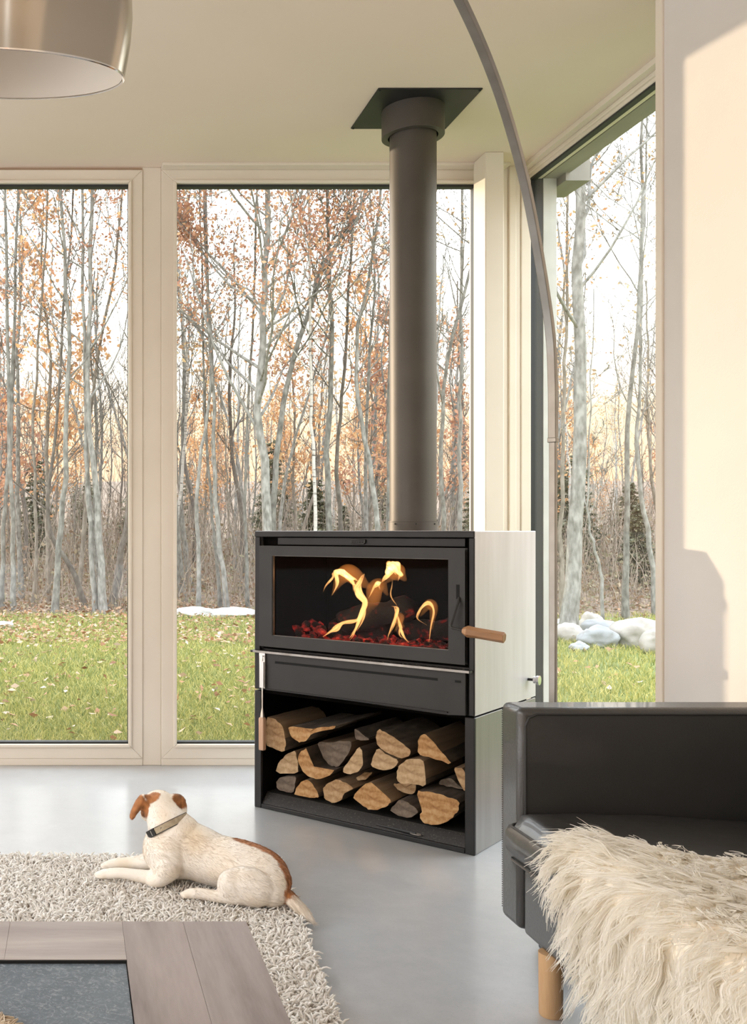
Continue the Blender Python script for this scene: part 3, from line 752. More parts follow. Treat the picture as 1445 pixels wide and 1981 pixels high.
# ------------------------------------------------------------------ sheepskin
M['wool'] = pmat('cream_wool', [(0, (.88, .845, .765)), (.5, (.92, .895, .835)), (1, (.95, .935, .90))], .6, island=True, sheen=.4, trans=.5)
M['hide'] = pmat('sheepskin_hide', (.90, .83, .72), .9)
sk = thing('sheepskin_throw', 'shaggy cream sheepskin draped over the sofa seat and front edge', 'sheepskin', (1.3, 1.85, 0))
XF, ZT, RC = 1.104, .492, .05
LT = 1.78 - (XF + RC); LA = RC * pi / 2
def hide_pt(s, y):
    """s: path length from the back of the seat to the front edge and down"""
    if s < LT:
        x = 1.78 - s; return (x, y, ZT - .03 * max(0, x - 1.3) / .5), (0, 0, 1)
    if s < LT + LA:
        a = (s - LT) / RC; return (XF + RC - RC * math.sin(a), y, ZT - RC + RC * math.cos(a)), (-math.sin(a), 0, math.cos(a))
    d = s - LT - LA
    return (XF, y, ZT - RC - d), (-1, 0, 0)
def inside(s, y):
    if y < 1.22: return False
    if s < LT:
        x = 1.78 - s
        return y < 2.285 - .38 * (x - 1.13) + .03 * math.sin(x * 17)
    if s < LT + LA: return y < 2.285
    z = ZT - RC - (s - LT - LA)
    return y < np.interp(z, [.14, .18, .24, .32, .44], [1.86, 2.035, 2.115, 2.185, 2.262])
SMAX = LT + LA + .262
NR = 27000
pts, nor, ss = [], [], []
rr = np.random.default_rng(11)
while len(pts) < NR:
    s, y = rr.uniform(0, SMAX), rr.uniform(1.2, 2.36)
    if y < 1.42 and rr.random() < .6: continue
    if inside(s, y):
        p, n_ = hide_pt(s, y); pts.append(p); nor.append(n_); ss.append((s, y))
P0 = np.array(pts); NO = np.array(nor); SS = np.array(ss)
# lock centres: every strand follows the lock it grows in
NC = 1500
ci = rr.choice(NR, NC, replace=False)
cs = SS[ci]
own = np.empty(NR, dtype=int)
for k in range(0, NR, 2000):
    d = ((SS[k:k + 2000, None, :] - cs[None]) ** 2).sum(2); own[k:k + 2000] = d.argmin(1)
def flow(s, y):
    a = 2.2 * noise.noise(Vector((s * 3.1, y * 3.1, 4.2))) + 1.1 * noise.noise(Vector((s * 9, y * 9, 1.2)))
    if s < LT:
        dx, dy = -math.cos(a * .9 + .35), -math.sin(a * .9 + .35)
        return Vector((dx, dy, .28))
    if s < LT + LA:
        t = (s - LT) / LA
        return Vector((-.8 * math.cos(a * .5) - .1, -.5 * math.sin(a) - .15, .25 - 1.1 * t))
    return Vector((-.38, -.32 * math.sin(a) - .12, -1.0))
CD = np.array([flow(*c).normalized() for c in cs]); CD += rr.normal(size=CD.shape) * .16
CL = rr.uniform(.044, .080, NC)
CP = np.array([hide_pt(*c)[0] for c in cs]); CN = np.array([hide_pt(*c)[1] for c in cs])
K = 9
t = np.linspace(0, 1, K)[None, :, None]
L = (CL[own] * rr.uniform(.75, 1.1, NR))[:, None, None]
D = CD[own] + rr.normal(size=(NR, 3)) * .10
ph = rr.uniform(0, 6.28, NC)[own][:, None, None]
side = np.cross(CD, np.array([0, 0, 1.0])); side /= np.linalg.norm(side, axis=1, keepdims=True) + 1e-6
side = side[own][:, None, :]
lock0 = CP[own][:, None, :] - P0[:, None, :]
path = P0[:, None, :] + NO[:, None, :] * L * (.55 * t - .28 * t * t) + D[:, None, :] * L * (t ** 1.25) \
     + lock0 * (t ** 1.3) * .72 + side * (.0105 * np.sin(ph + t * 7.5) * t)
path[:, :, 2] -= (.022 * t[:, :, 0] ** 2)
# nothing may sink below the seat
top = (path[:, :, 0] > XF + .01)
floor_z = ZT - .03 * np.clip(path[:, :, 0] - 1.3, 0, None) / .5 + .006 - np.clip(XF + RC - path[:, :, 0], 0, RC) ** 2 / (2 * RC) * 1.2
path[:, :, 2] = np.where(top, np.maximum(path[:, :, 2], floor_z + .012 * t[:, :, 0]), path[:, :, 2])
path -= np.array([1.3, 1.85, 0])
rad = (.0013 * (1 - .75 * t[:, :, 0] ** 1.5)) * np.ones((NR, 1))
# hide under the wool
gs, gy = 70, 70
V, Fc, idx = [], [], {}
for i in range(gs + 1):
    for j in range(gy + 1):
        p, _ = hide_pt(SMAX * i / gs, 1.2 + 1.12 * j / gy); V.append((p[0] - 1.3, p[1] - 1.85, p[2]))
for i in range(gs):
    for j in range(gy):
        s, y = SMAX * (i + .5) / gs, 1.2 + 1.12 * (j + .5) / gy
        if inside(s, y):
            a = i * (gy + 1) + j; Fc.append((a, a + 1, a + gy + 2, a + gy + 1))
ho = np_obj('hide', np.array(V), np.array(Fc), M['hide'], sk)
sol = ho.modifiers.new('thick', 'SOLIDIFY'); sol.thickness = .006; sol.offset = 1
Vw, Fw = strand_geo(path, rad * 1.25, 2)
tag(np_obj('wool', Vw, Fw, M['wool'], sk), kind='stuff')

# ------------------------------------------------------------------ arc floor lamp
LX, LY = 1.352, 2.80
M['lamp_steel'] = pmat('lamp_steel', [(.3, (.24, .225, .20)), (.7, (.29, .275, .245))], .34, .8, vscale=20)
M['spun'] = pmat('spun_aluminium', [(.3, (.40, .355, .295)), (.7, (.45, .405, .345))], .22, 1.0, vscale=3)
_nt = M['spun'].node_tree; _b = next(n for n in _nt.nodes if n.type == 'BSDF_PRINCIPLED'); _t = N(_nt, 'ShaderNodeTangent', direction_type='RADIAL', axis='Z')
_b.inputs['Anisotropic'].default_value = .85; _b.inputs['Anisotropic Rotation'].default_value = .25; _nt.links.new(_t.outputs[0], _b.inputs['Tangent'])
M['shade_in'] = pmat('shade_white', (.84, .77, .68), .6)
M['marble'] = pmat('dark_marble', [(.4, (.03, .03, .03)), (.55, (.05, .05, .05)), (.6, (.12, .12, .12))], .25, vscale=4, detail=8)
lamp = thing('arc_floor_lamp', 'arc floor lamp with brushed metal dome shade and curved steel arm', 'lamp', (LX, LY, 0))
def rect_sweep(bm, pts, w, h):
    pts = [Vector(p) for p in pts]; rings = []
    hor = Vector((1.45, 1.42, 0)).normalized(); perp = Vector((-hor.y, hor.x, 0))
    for i, p in enumerate(pts):
        t_ = (pts[min(i + 1, len(pts) - 1)] - pts[max(i - 1, 0)]).normalized()
        a = perp; b = t_.cross(a).normalized()
        rings.append([bm.verts.new(p + a * x * w / 2 + b * y * h / 2) for x, y in ((-1, -1), (1, -1), (1, 1), (-1, 1))])
    for r0, r1 in zip(rings, rings[1:]):
        for j in range(4): bm.faces.new((r0[j], r0[(j + 1) % 4], r1[(j + 1) % 4], r1[j]))
    bm.faces.new(list(reversed(rings[0]))); bm.faces.new(rings[-1])
box('base', (-.014, .33, -.035, .065, 0, .10), M['marble'], lamp, bevel=.008)
bm = bmesh.new(); rect_sweep(bm, [(0, 0, .098), (0, 0, .8), (0, 0, 1.455)], .018, .018)
from_bm('stem', bm, M['lamp_steel'], lamp, bevel=.002)
bm = bmesh.new(); rect_sweep(bm, [(0, 0, 1.448), (0, 0, 1.462)], .024, .024)
from_bm('joint_ring', bm, M['lamp_steel'], lamp, bevel=.002)
AX, AY = -1.45, -1.42
aw = [(0, 1.455), (.0015, 1.62), (.012, 1.765), (.056, 1.975), (.109, 2.160), (.189, 2.336), (.292, 2.474), (.42, 2.58), (.58, 2.635), (.74, 2.60), (.88, 2.47), (.97, 2.31), (1.0, 2.17)]
curve = [(AX * a, AY * a, z) for a, z in spline(aw, 70)]
bm = bmesh.new(); rect_sweep(bm, curve, .0215, .0215)
from_bm('arm', bm, M['lamp_steel'], lamp, bevel=.002)
SHX, SHY, SHZ = -.100, 1.375, 1.827
RIM = .1715
tilt = Matrix.Translation((SHX - LX, SHY - LY, SHZ)) @ Matrix.Rotation(math.radians(14), 4, 'X') @ Matrix.Rotation(math.radians(1.5), 4, 'Y')
bm = bmesh.new()
pr = [(RIM, 0), (RIM + .0035, .02), (RIM + .007, .045), (RIM + .0085, .075), (RIM + .006, .11), (RIM - .004, .15), (RIM - .02, .19), (RIM - .045, .23), (RIM - .08, .265), (.045, .292), (.02, .30), (0, .302)]
lathe(bm, pr, 96, tilt)
shade = from_bm('shade', bm, M['spun'], lamp, sharp=60)
bm = bmesh.new(); lathe(bm, [(r - .003 if r > .01 else 0, z + (.0015 if z < .02 else -.003)) for r, z in pr], 96, tilt)
from_bm('shade_lining', bm, M['shade_in'], shade, sharp=60)
bm = bmesh.new(); tube(bm, [tilt @ Vector(((RIM - .001) * math.cos(a), (RIM - .001) * math.sin(a), .001)) for a in np.linspace(0, 2 * pi, 97)], .0018, 6, cap=False)
from_bm('rim', bm, M['chrome'], shade)
bm = bmesh.new(); tube(bm, [tilt @ Vector((0, 0, .298)), tilt @ Vector((0, .01, .34)), (AX, AY, 2.19)], .012, 12)
from_bm('swivel', bm, M['lamp_steel'], shade)
M['bulb'] = pmat('frosted_bulb', (.8, .8, .78), .4)
bm = bmesh.new(); lathe(bm, [(0, .20), (.02, .205), (.03, .23), (.026, .25), (.014, .27), (.014, .29), (0, .292)], 24, tilt)
from_bm('bulb', bm, M['bulb'], shade)

# ------------------------------------------------------------------ coffee table
M['walnut1'] = wood_mat('walnut_board', (.135, .105, .094), (.215, .172, .155), (.29, .242, .225), .42, 3.2, 'y', .04, 1.3)
M['walnut2'] = wood_mat('walnut_board_light', (.22, .18, .16), (.30, .25, .225), (.38, .325, .295), .40, 3.2, 'x', .04, 4.1)
M['walnut3'] = wood_mat('walnut_board_mid', (.15, .118, .105), (.235, .19, .172), (.315, .262, .242), .42, 2.4, 'y', .04, 7.7)
def slate_mat():
    m, nt, out = new_mat('blue_slate')
    p = N(nt, 'ShaderNodeBsdfPrincipled'); p.inputs['Roughness'].default_value = .42
    tc = N(nt, 'ShaderNodeTexCoord')
    n1 = N(nt, 'ShaderNodeTexNoise', Scale=9, Detail=8, Roughness=.75, Distortion=1.5); n2 = N(nt, 'ShaderNodeTexNoise', Scale=60, Detail=8, Roughness=.8, Distortion=2.0)
    nt.links.new(tc.outputs['Object'], n1.inputs['Vector']); nt.links.new(tc.outputs['Object'], n2.inputs['Vector'])
    r1 = ramp(nt, [(.35, (.068, .090, .112)), (.6, (.10, .127, .152))]); nt.links.new(n1.outputs[0], r1.inputs[0])
    r2 = ramp(nt, [(.50, (0, 0, 0)), (.66, (.85, .85, .85))]); nt.links.new(n2.outputs[0], r2.inputs[0])
    mx = N(nt, 'ShaderNodeMix', data_type='RGBA'); mx.inputs[7].default_value = (.33, .36, .38, 1)
    nt.links.new(r2.outputs[0], mx.inputs[0]); nt.links.new(r1.outputs[0], mx.inputs[6]); nt.links.new(mx.outputs[2], p.inputs[0])
    mr = N(nt, 'ShaderNodeMapRange'); mr.inputs['To Min'].default_value = .32; mr.inputs['To Max'].default_value = .6; nt.links.new(n2.outputs[0], mr.inputs[0]); nt.links.new(mr.outputs[0], p.inputs['Roughness'])
    bp = N(nt, 'ShaderNodeBump', Strength=.25, Distance=.003); nt.links.new(n2.outputs[0], bp.inputs['Height']); nt.links.new(bp.outputs[0], p.inputs['Normal'])
    nt.links.new(p.outputs[0], out.inputs[0]); return m
M['slate'] = slate_mat()
tab = thing('coffee_table', 'low walnut coffee table with a blue grey slate inset', 'table', (-.27, 1.58, 0))
def tb(name, x0, x1, y0, y1, z0, z1, m, bev=.0006): return box(name, (x0 + .27, x1 + .27, y0 - 1.58, y1 - 1.58, z0, z1), m, tab, bevel=bev)
TZ = .35
tb('top_board', .108, .24015, .995, 2.168, TZ - .045, TZ, M['walnut3'])
tb('top_board', .2405, .378, .995, 2.168, TZ - .045, TZ, M['walnut1'])
tb('top_board', -.135, .10785, 1.974, 2.168, TZ - .045, TZ, M['walnut2'])
tb('top_board', -.52, -.1352, 1.974, 2.168, TZ - .045, TZ, M['walnut2'])
tb('top_board', -.92, -.5202, 1.974, 2.168, TZ - .045, TZ, M['walnut2'])
tb('top_board', -.92, -.65, .995, 1.9735, TZ - .045, TZ, M['walnut3'])
tb('top_board', -.6495, .1075, .995, 1.19, TZ - .045, TZ, M['walnut2'])
tb('inset_shadow_line', -.65, .1078, 1.9705, 1.9738, TZ - .03, TZ - .0008, M['dark_gap'], 0)  # black strip painting the shadow along the slate's far recess edge
tb('slate_inset', -.646, .1062, 1.194, 1.9695, TZ - .03, TZ - .006, M['slate'])
tb('inset_bed', -.65, .1078, 1.19, 1.974, TZ - .05, TZ - .031, M['dark_gap'], 0)
tb('apron', -.86, .32, 2.08, 2.10, .25, TZ - .05, M['walnut2']); tb('apron', -.86, .32, 1.06, 1.08, .25, TZ - .05, M['walnut2'])
tb('apron', .30, .32, 1.08, 2.08, .25, TZ - .05, M['walnut1']); tb('apron', -.86, -.84, 1.08, 2.08, .25, TZ - .05, M['walnut1'])
for x in (-.86, .26):
    for y in (1.05, 2.04): tb('leg', x, x + .06, y, y + .06, .012, TZ - .045, M['walnut1'], .003)
# fringed straw mat on the table
M['straw'] = pmat('straw_fibre', [(0, (.42, .31, .20)), (.5, (.58, .46, .33)), (1, (.68, .57, .44))], .8, island=True)
mt = thing('straw_mat', 'tan straw mat with a ragged fringe on the slate of the coffee table', 'mat', (-.20, 1.66, TZ - .006))
bm = bmesh.new(); lathe(bm, [(0, .004), (.088, .004), (.09, .002), (.088, 0), (0, 0)], 40)
from_bm('woven_disc', bm, M['straw'], mt)
nf = 520
a = rr.uniform(0, 2 * pi, nf); ln = rr.uniform(.022, .05, nf); tt = np.linspace(0, 1, 5)[None, :]
rad_ = .082 + ln[:, None] * tt; aa = a[:, None] + rr.normal(size=(nf, 1)) * .25 * tt
fp = np.stack([rad_ * np.cos(aa), rad_ * np.sin(aa), .004 + .007 * np.sin(tt * 3 + a[:, None]) * tt + .002], axis=2)
Vf, Ff = strand_geo(fp, np.full((nf, 5), .0017), 3)
tag(np_obj('fringe', Vf, Ff, M['straw'], mt), kind='stuff')

# ------------------------------------------------------------------ rug
M['pile'] = pmat('ivory_pile', [(0, (.78, .73, .67)), (.4, (.88, .85, .80)), (1, (.94, .92, .88))], .85, island=True, sheen=.3, trans=.25)
M['rugback'] = pmat('rug_backing', (.50, .43, .35), .95)
rug = thing('shag_rug', 'ivory shag rug on the concrete floor under the coffee table', 'rug', (-.3, 2.4, 0))
RQ = [(-1.25, 3.66), (.745, 3.60), (.64, 2.35), (.60, 1.3), (-1.25, 1.3)]
bm = bmesh.new(); prism(bm, [(x + .3, y - 2.4) for x, y in RQ], 'z', .001, .010)
from_bm('backing', bm, M['rugback'], rug)
def in_rug(x, y):
    n = len(RQ); c = False
    for i in range(n):
        x0, y0 = RQ[i]; x1, y1 = RQ[(i + 1) % n]
        if (y0 > y) != (y1 > y) and x < (x1 - x0) * (y - y0) / (y1 - y0) + x0: c = not c
    return c
roots = []
stp = .0088
y = 1.9
while y < 3.67:
    x = -.75
    while x < .76:
        if (y > 2.5 or x > .22):
            px_, py_ = x + random.uniform(-.5, .5) * stp, y + random.uniform(-.5, .5) * stp
            if in_rug(px_, py_): roots.append((px_, py_))
        x += stp
    y += stp
R0 = np.array(roots); n = len(R0)
az = np.array([2.2 * pi * noise.noise(Vector((p[0] * 14, p[1] * 14, 0))) + random.gauss(0, 1.0) for p in roots])
ln = rr.uniform(.024, .040, n); lean = rr.uniform(.25, 1.05, n)
t5 = np.linspace(0, 1, 5)[None, :]
hx = ln[:, None] * np.sin(lean[:, None] * t5 ** .8) * t5 ** 1.1
hz = .009 + ln[:, None] * np.cos(lean[:, None] * t5) * t5 * .82 - .008 * t5 ** 3 * lean[:, None]
hz = np.maximum(hz, .010)
cv = rr.normal(size=(n, 1)) * .5 * t5
pp = np.stack([R0[:, :1] + .3 + hx * np.cos(az[:, None] + cv), R0[:, 1:] - 2.4 + hx * np.sin(az[:, None] + cv), hz], axis=2)
rw = rr.uniform(.0023, .0034, (n, 1)) * np.array([[1, 1.05, 1.05, .95, .45]])
Vp, Fp_ = strand_geo(pp, rw, 5)
tag(np_obj('pile', Vp, Fp_, M['pile'], rug), kind='stuff')
# ------------------------------------------------------------------ dog
def attr_mat(name, rough=.8, trans=0.0, sheen=.15):
    m, nt, out = new_mat(name)
    p = N(nt, 'ShaderNodeBsdfPrincipled'); p.inputs['Roughness'].default_value = rough; p.inputs['Sheen Weight'].default_value = sheen; p.inputs['Specular IOR Level'].default_value = .25
    a = N(nt, 'ShaderNodeAttribute', attribute_name='coat'); nt.links.new(a.outputs['Color'], p.inputs['Base Color'])
    if trans:
        t_ = N(nt, 'ShaderNodeBsdfTranslucent'); nt.links.new(a.outputs['Color'], t_.inputs[0])
        mx = N(nt, 'ShaderNodeMixShader'); mx.inputs[0].default_value = trans
        nt.links.new(p.outputs[0], mx.inputs[1]); nt.links.new(t_.outputs[0], mx.inputs[2]); nt.links.new(mx.outputs[0], out.inputs[0])
    else: nt.links.new(p.outputs[0], out.inputs[0])
    return m
DOG = Vector((.46, 3.26, 0))
bm = bmesh.new()
def ell(c, r, rot=(0, 0, 0)):
    Mx = Matrix.Translation(Vector(c) - DOG) @ Matrix.Rotation(rot[2], 4, 'Z') @ Matrix.Rotation(rot[1], 4, 'Y') @ Matrix.Rotation(rot[0], 4, 'X') @ Matrix.Diagonal((*r, 1))
    bmesh.ops.create_uvsphere(bm, u_segments=28, v_segments=18, radius=1, matrix=Mx)
def caps(pts, rs, n=9):
    S = spline([(*p, r) for p, r in zip(pts, rs)], n)
    for q in S: ell(q[:3], (q[3],) * 3)
# trunk
caps([(.335, 3.355, .128), (.40, 3.335, .128), (.47, 3.295, .112), (.555, 3.240, .110), (.612, 3.195, .102), (.640, 3.165, .088)], [.098, .092, .083, .080, .074, .056], 22)
ell((.385, 3.345, .150), (.080, .065, .068), (0, .2, -.5))
ell((.49, 3.30, .085), (.12, .078, .055), (0, 0, -.5))
# neck and head
caps([(.355, 3.35, .165), (.328, 3.365, .200), (.312, 3.385, .228), (.302, 3.41, .248)], [.085, .072, .062, .060], 12)
ell((.298, 3.425, .252), (.060, .064, .055), (0, 0, .1))
ell((.296, 3.455, .246), (.047, .05, .042))
caps([(.292, 3.48, .238), (.284, 3.525, .226), (.278, 3.555, .221)], [.036, .028, .022], 6)
ell((.262, 3.43, .228), (.028, .035, .028)); ell((.334, 3.44, .228), (.026, .035, .028))
# ears: folded flaps
ell((.250, 3.398, .272), (.020, .022, .030), (0, .45, .2))
ell((.224, 3.392, .266), (.0125, .024, .043), (0, .52, .25))
ell((.208, 3.388, .240), (.010, .018, .026), (0, .35, .25))
ell((.350, 3.405, .286), (.030, .020, .015), (0, -.12, -.2))
ell((.369, 3.398, .276), (.018, .018, .019), (0, .5, -.2))
ell((.382, 3.394, .262), (.0085, .016, .024), (0, -.25, -.2))
# left shoulder, left foreleg
ell((.318, 3.288, .118), (.060, .042, .075), (0, .25, -.3))
caps([(.318, 3.275, .095), (.292, 3.285, .060), (.270, 3.295, .046)], [.045, .033, .027], 8)
caps([(.275, 3.300, .047), (.215, 3.318, .052), (.165, 3.335, .054), (.130, 3.350, .047), (.105, 3.360, .042)], [.026, .021, .018, .0185, .0165], 16)
for k, (dx, dy) in enumerate(((-.012, .010), (-.016, 0), (-.014, -.010), (-.004, -.016))): ell((.103 + dx, 3.360 + dy, .040), (.016, .0078, .0105), (0, -.15, -.25))
# right foreleg
caps([(.275, 3.42, .075), (.245, 3.428, .060), (.190, 3.440, .054), (.155, 3.445, .050), (.128, 3.448, .044)], [.036, .026, .019, .018, .0165], 16)
for k, (dx, dy) in enumerate(((-.012, .010), (-.016, 0), (-.014, -.010))): ell((.126 + dx, 3.448 + dy, .041), (.015, .0075, .0105), (0, -.15, -.15))
# left hind leg
ell((.552, 3.125, .083), (.088, .046, .060), (0, .12, -.42))
ell((.505, 3.130, .083), (.050, .034, .053), (0, -.3, -.3))
ell((.625, 3.125, .070), (.055, .05, .05), (0, 0, -.5))
caps([(.520, 3.120, .052), (.46, 3.140, .047), (.405, 3.160, .049), (.372, 3.172, .044)], [.024, .019, .0175, .016], 12)
for dx, dy in ((-.010, .008), (-.013, -.002), (-.010, -.011)): ell((.368 + dx, 3.172 + dy, .042), (.014, .007, .0095), (0, -.1, -.3))
# right hind leg, mostly behind the body
ell((.60, 3.27, .080), (.07, .04, .055), (0, 0, -.4)); caps([(.57, 3.31, .048), (.50, 3.34, .044), (.44, 3.37, .042)], [.022, .018, .016], 8)
# tail
caps([(.645, 3.135, .072), (.668, 3.112, .060), (.690, 3.080, .045), (.708, 3.045, .032), (.726, 3.008, .019)], [.030, .023, .019, .0165, .006], 22)
bmesh.ops.recalc_face_normals(bm, faces=bm.faces)
me = bpy.data.meshes.new('tmp'); bm.to_mesh(me); bm.free()
tmp = bpy.data.objects.new('tmp', me); link(tmp)
r_ = tmp.modifiers.new('r', 'REMESH'); r_.mode = 'VOXEL'; r_.voxel_size = .0042
s_ = tmp.modifiers.new('s', 'SMOOTH'); s_.factor = .5; s_.iterations = 9
dg = bpy.context.evaluated_depsgraph_get(); dg.update()
body = bpy.data.meshes.new_from_object(tmp.evaluated_get(dg)); body.name = 'body'
bpy.data.objects.remove(tmp)
BACK = [Vector(p) - DOG for p in ((.572, 3.270, .187), (.61, 3.243, .182), (.655, 3.205, .160), (.690, 3.165, .112))]
def seg_d(p, pts):
    best = 9
    for a, b in zip(pts, pts[1:]):
        ab = b - a; t_ = max(0, min(1, (p - a).dot(ab) / ab.dot(ab))); best = min(best, (p - a - ab * t_).length)
    return best
def coat_colour(p):
    w = noise.noise(p * 45) * .006 + noise.noise(p * 140) * .003
    q = p + DOG
    white, cream, brown, dark, pink = (.85, .79, .71), (.78, .63, .44), (.38, .155, .055), (.20, .085, .035), (.72, .55, .45)
    k = max(0, min(1, (noise.noise(p * 16 + Vector((3, 0, 0))) + .18) * .9)) * .55
    c = [white[i] + (cream[i] - white[i]) * k for i in range(3)]
    sh = math.exp(-(((q.x - .40) / .05) ** 2 + ((q.y - 3.28) / .06) ** 2 + ((q.z - .19) / .05) ** 2)) * .75
    c = [c[i] + (cream[i] - c[i]) * sh for i in range(3)]
    b = 0
    b = max(b, (.050 + w - seg_d(p, BACK)) / .004)
    for ct, rad in (((.668, 3.112, .064), .034), ((.222, 3.392, .258), .048), ((.270, 3.392, .296), .030), ((.366, 3.400, .275), .036), ((.250, 3.41, .25), .026)):
        b = max(b, (rad + w - (q - Vector(ct)).length) / .004)
    b = max(0, min(1, b))
    bc = [brown[i] * (1 + .5 * noise.noise(p * 60)) for i in range(3)]
    if q.x > .345 and q.z > .24 and q.y < 3.41 and q.x < .372: bc = [bc[i] * .6 for i in range(3)]
    return [c[i] + (bc[i] - c[i]) * b for i in range(3)]
def set_coat(me, cols):
    at_ = me.color_attributes.new('coat', 'FLOAT_COLOR', 'POINT')
    C4 = np.ones((len(cols), 4), dtype=np.float32); C4[:, :3] = cols
    at_.data.foreach_set('color', C4.ravel())
nv = len(body.vertices)
vco = np.empty(nv * 3, dtype=np.float32); body.vertices.foreach_get('co', vco); vco = vco.reshape(-1, 3)
cols = np.array([coat_colour(Vector(v)) for v in vco]); set_coat(body, cols)
body.polygons.foreach_set('use_smooth', [True] * len(body.polygons))
body.materials.clear(); body.materials.append(attr_mat('dog_coat'))
dog = thing('dog', 'white and tan short haired dog lying on the rug with its back to the room', 'dog', tuple(DOG))
bo = bpy.data.objects.new('body', body); link(bo, dog)
# short hair
tri = np.array([list(p.vertices)[:4] if len(p.vertices) == 4 else list(p.vertices) + [p.vertices[0]] for p in body.polygons])
nh = 42000
fi = rr.integers(0, len(tri), nh); w4 = rr.dirichlet((1, 1, 1, 1), nh)
vn = np.empty(nv * 3, dtype=np.float32); body.vertices.foreach_get('normal', vn); vn = vn.reshape(-1, 3)
hp = (vco[tri[fi]] * w4[:, :, None]).sum(1); hn = (vn[tri[fi]] * w4[:, :, None]).sum(1); hn /= np.linalg.norm(hn, axis=1, keepdims=True) + 1e-9
hc = (cols[tri[fi]] * w4[:, :, None]).sum(1)
# hair lies back from nose to tail
fd = np.tile(np.array([.75, -.42, -.35]), (nh, 1))
head = hp[:, 2] > .20; fd[head] = (.15, -.6, -.55)
leg = hp[:, 2] < .075; fd[leg & (hp[:, 0] < -.08)] = (-.9, .25, -.15)
tl = (hp[:, 0] > .21) & (hp[:, 1] < -.13); fd[tl] = (.45, -.85, -.3)
fd += rr.normal(size=fd.shape) * .22
fd -= (fd * hn).sum(1, keepdims=True) * hn; fd /= np.linalg.norm(fd, axis=1, keepdims=True) + 1e-9
hl = rr.uniform(.007, .013, nh); hl[tl] *= 1.9; hl[leg & (hp[:, 0] < -.08)] *= .5; hl[head] *= .6
t4 = np.linspace(0, 1, 4)[None, :, None]
hair = hp[:, None, :] + hl[:, None, None] * (hn[:, None, :] * (.30 * t4 - .10 * t4 * t4) + fd[:, None, :] * (t4 ** 1.1)) - hn[:, None, :] * .0008
Vh, Fh = strand_geo(hair, (.00042 * (1 - .7 * t4[:, :, 0])) * np.ones((nh, 1)), 3)
hm = np_mesh('coat_hair', Vh, Fh)
set_coat(hm, np.repeat(hc * rr.uniform(.92, 1.06, (nh, 1)), 12, axis=0))
hm.materials.append(attr_mat('dog_hair', .6, .25))
tag(link(bpy.data.objects.new('coat_hair', hm), dog), kind='stuff')
# collar
M['webbing'] = pmat('collar_webbing', [(.4, (.34, .27, .18)), (.62, (.44, .36, .25)), (.72, (.12, .10, .08))], .8, vscale=70, bump=.2, bscale=300)
M['black_plastic'] = pmat('black_plastic', (.015, .015, .016), .35)
cz = Vector((-.40, .30, .80)).normalized()
cc = Vector((.322, 3.363, .204)) - DOG
cx_ = cz.cross(Vector((0, 1, 0))).normalized(); cy_ = cz.cross(cx_)
CM = Matrix.Translation(cc) @ Matrix((cx_, cy_, cz)).transposed().to_4x4()
CR = .0745
def band(bm, r, h0, h1, th, a0=0, a1=2 * pi, n=72):
    full = abs(a1 - a0) > 6.2
    ring = []
    for j in range(n + (0 if full else 1)):
        a = a0 + (a1 - a0) * j / n
        c_, s__ = math.cos(a), math.sin(a)
        ring.append([bm.verts.new(CM @ Vector((q * c_, q * s__, z))) for q, z in ((r, h0), (r + th, h0), (r + th, h1), (r, h1))])
    m_ = len(ring)
    for j in range(m_ if full else m_ - 1):
        A, B = ring[j], ring[(j + 1) % m_]
        for k in range(4): bm.faces.new((A[k], B[k], B[(k + 1) % 4], A[(k + 1) % 4]))
    if not full: bm.faces.new(ring[0]); bm.faces.new(list(reversed(ring[-1])))
bm = bmesh.new(); band(bm, CR, -.0105, .0105, .0022)
col = from_bm('collar', bm, M['webbing'], dog)
bm = bmesh.new(); band(bm, CR - .001, -.0125, -.0100, .0036); band(bm, CR - .001, .0100, .0120, .0034)
from_bm('collar_edging', bm, M['black_plastic'], col)
# buckle at the left of the neck
bdir = CM.inverted() @ (Vector((.262, 3.32, .178)) - DOG)
ba = math.atan2(bdir.y, bdir.x)
bm = bmesh.new(); band(bm, CR + .0005, -.0125, .0125, .006, ba - .16, ba + .40, 14)
bk = from_bm('buckle', bm, M['black_plastic'], col, bevel=.001)
bm = bmesh.new(); band(bm, CR + .0062, -.009, .009, .0012, ba + .20, ba + .24, 3)
from_bm('buckle_bar', bm, M['chrome'], col)

# ------------------------------------------------------------------ outdoors: ground
def smooth(a, b, x):
    t_ = max(0.0, min(1.0, (x - a) / (b - a))); return t_ * t_ * (3 - 2 * t_)
def gz(x, y):
    z = -.15 + .03 * noise.noise(Vector((x * .5, y * .5, 0)))
    if y > 14: z += .016 * (y - 14) + .10 * noise.noise(Vector((x * .25, y * .25, 3))) * smooth(14, 20, y)
    z += 4.2 * smooth(34, 80, y) * smooth(-22, -4, x)
    return z
M['turf'] = pmat('lawn_soil', [(.35, (.10, .125, .035)), (.55, (.15, .175, .05)), (.7, (.21, .19, .075))], .95, vscale=1.6, detail=8)
M['litter'] = pmat('leaf_litter', [(.3, (.085, .06, .042)), (.5, (.15, .105, .072)), (.68, (.24, .17, .115))], .95, vscale=5, detail=9, bump=.5, bscale=30)
def terrain(name, xs, ys, mat):
    nx, ny = len(xs), len(ys)
    V = np.array([(x, y, gz(x, y)) for x in xs for y in ys])
    ii = np.arange(nx * ny).reshape(nx, ny)
    Fq = np.stack([ii[:-1, :-1], ii[1:, :-1], ii[1:, 1:], ii[:-1, 1:]], axis=-1).reshape(-1, 4)
    return struct(np_obj(name, V, Fq, mat))
terrain('lawn', np.linspace(-30, 40, 90), np.concatenate([np.linspace(5.25, 15.2, 60)]), M['turf'])
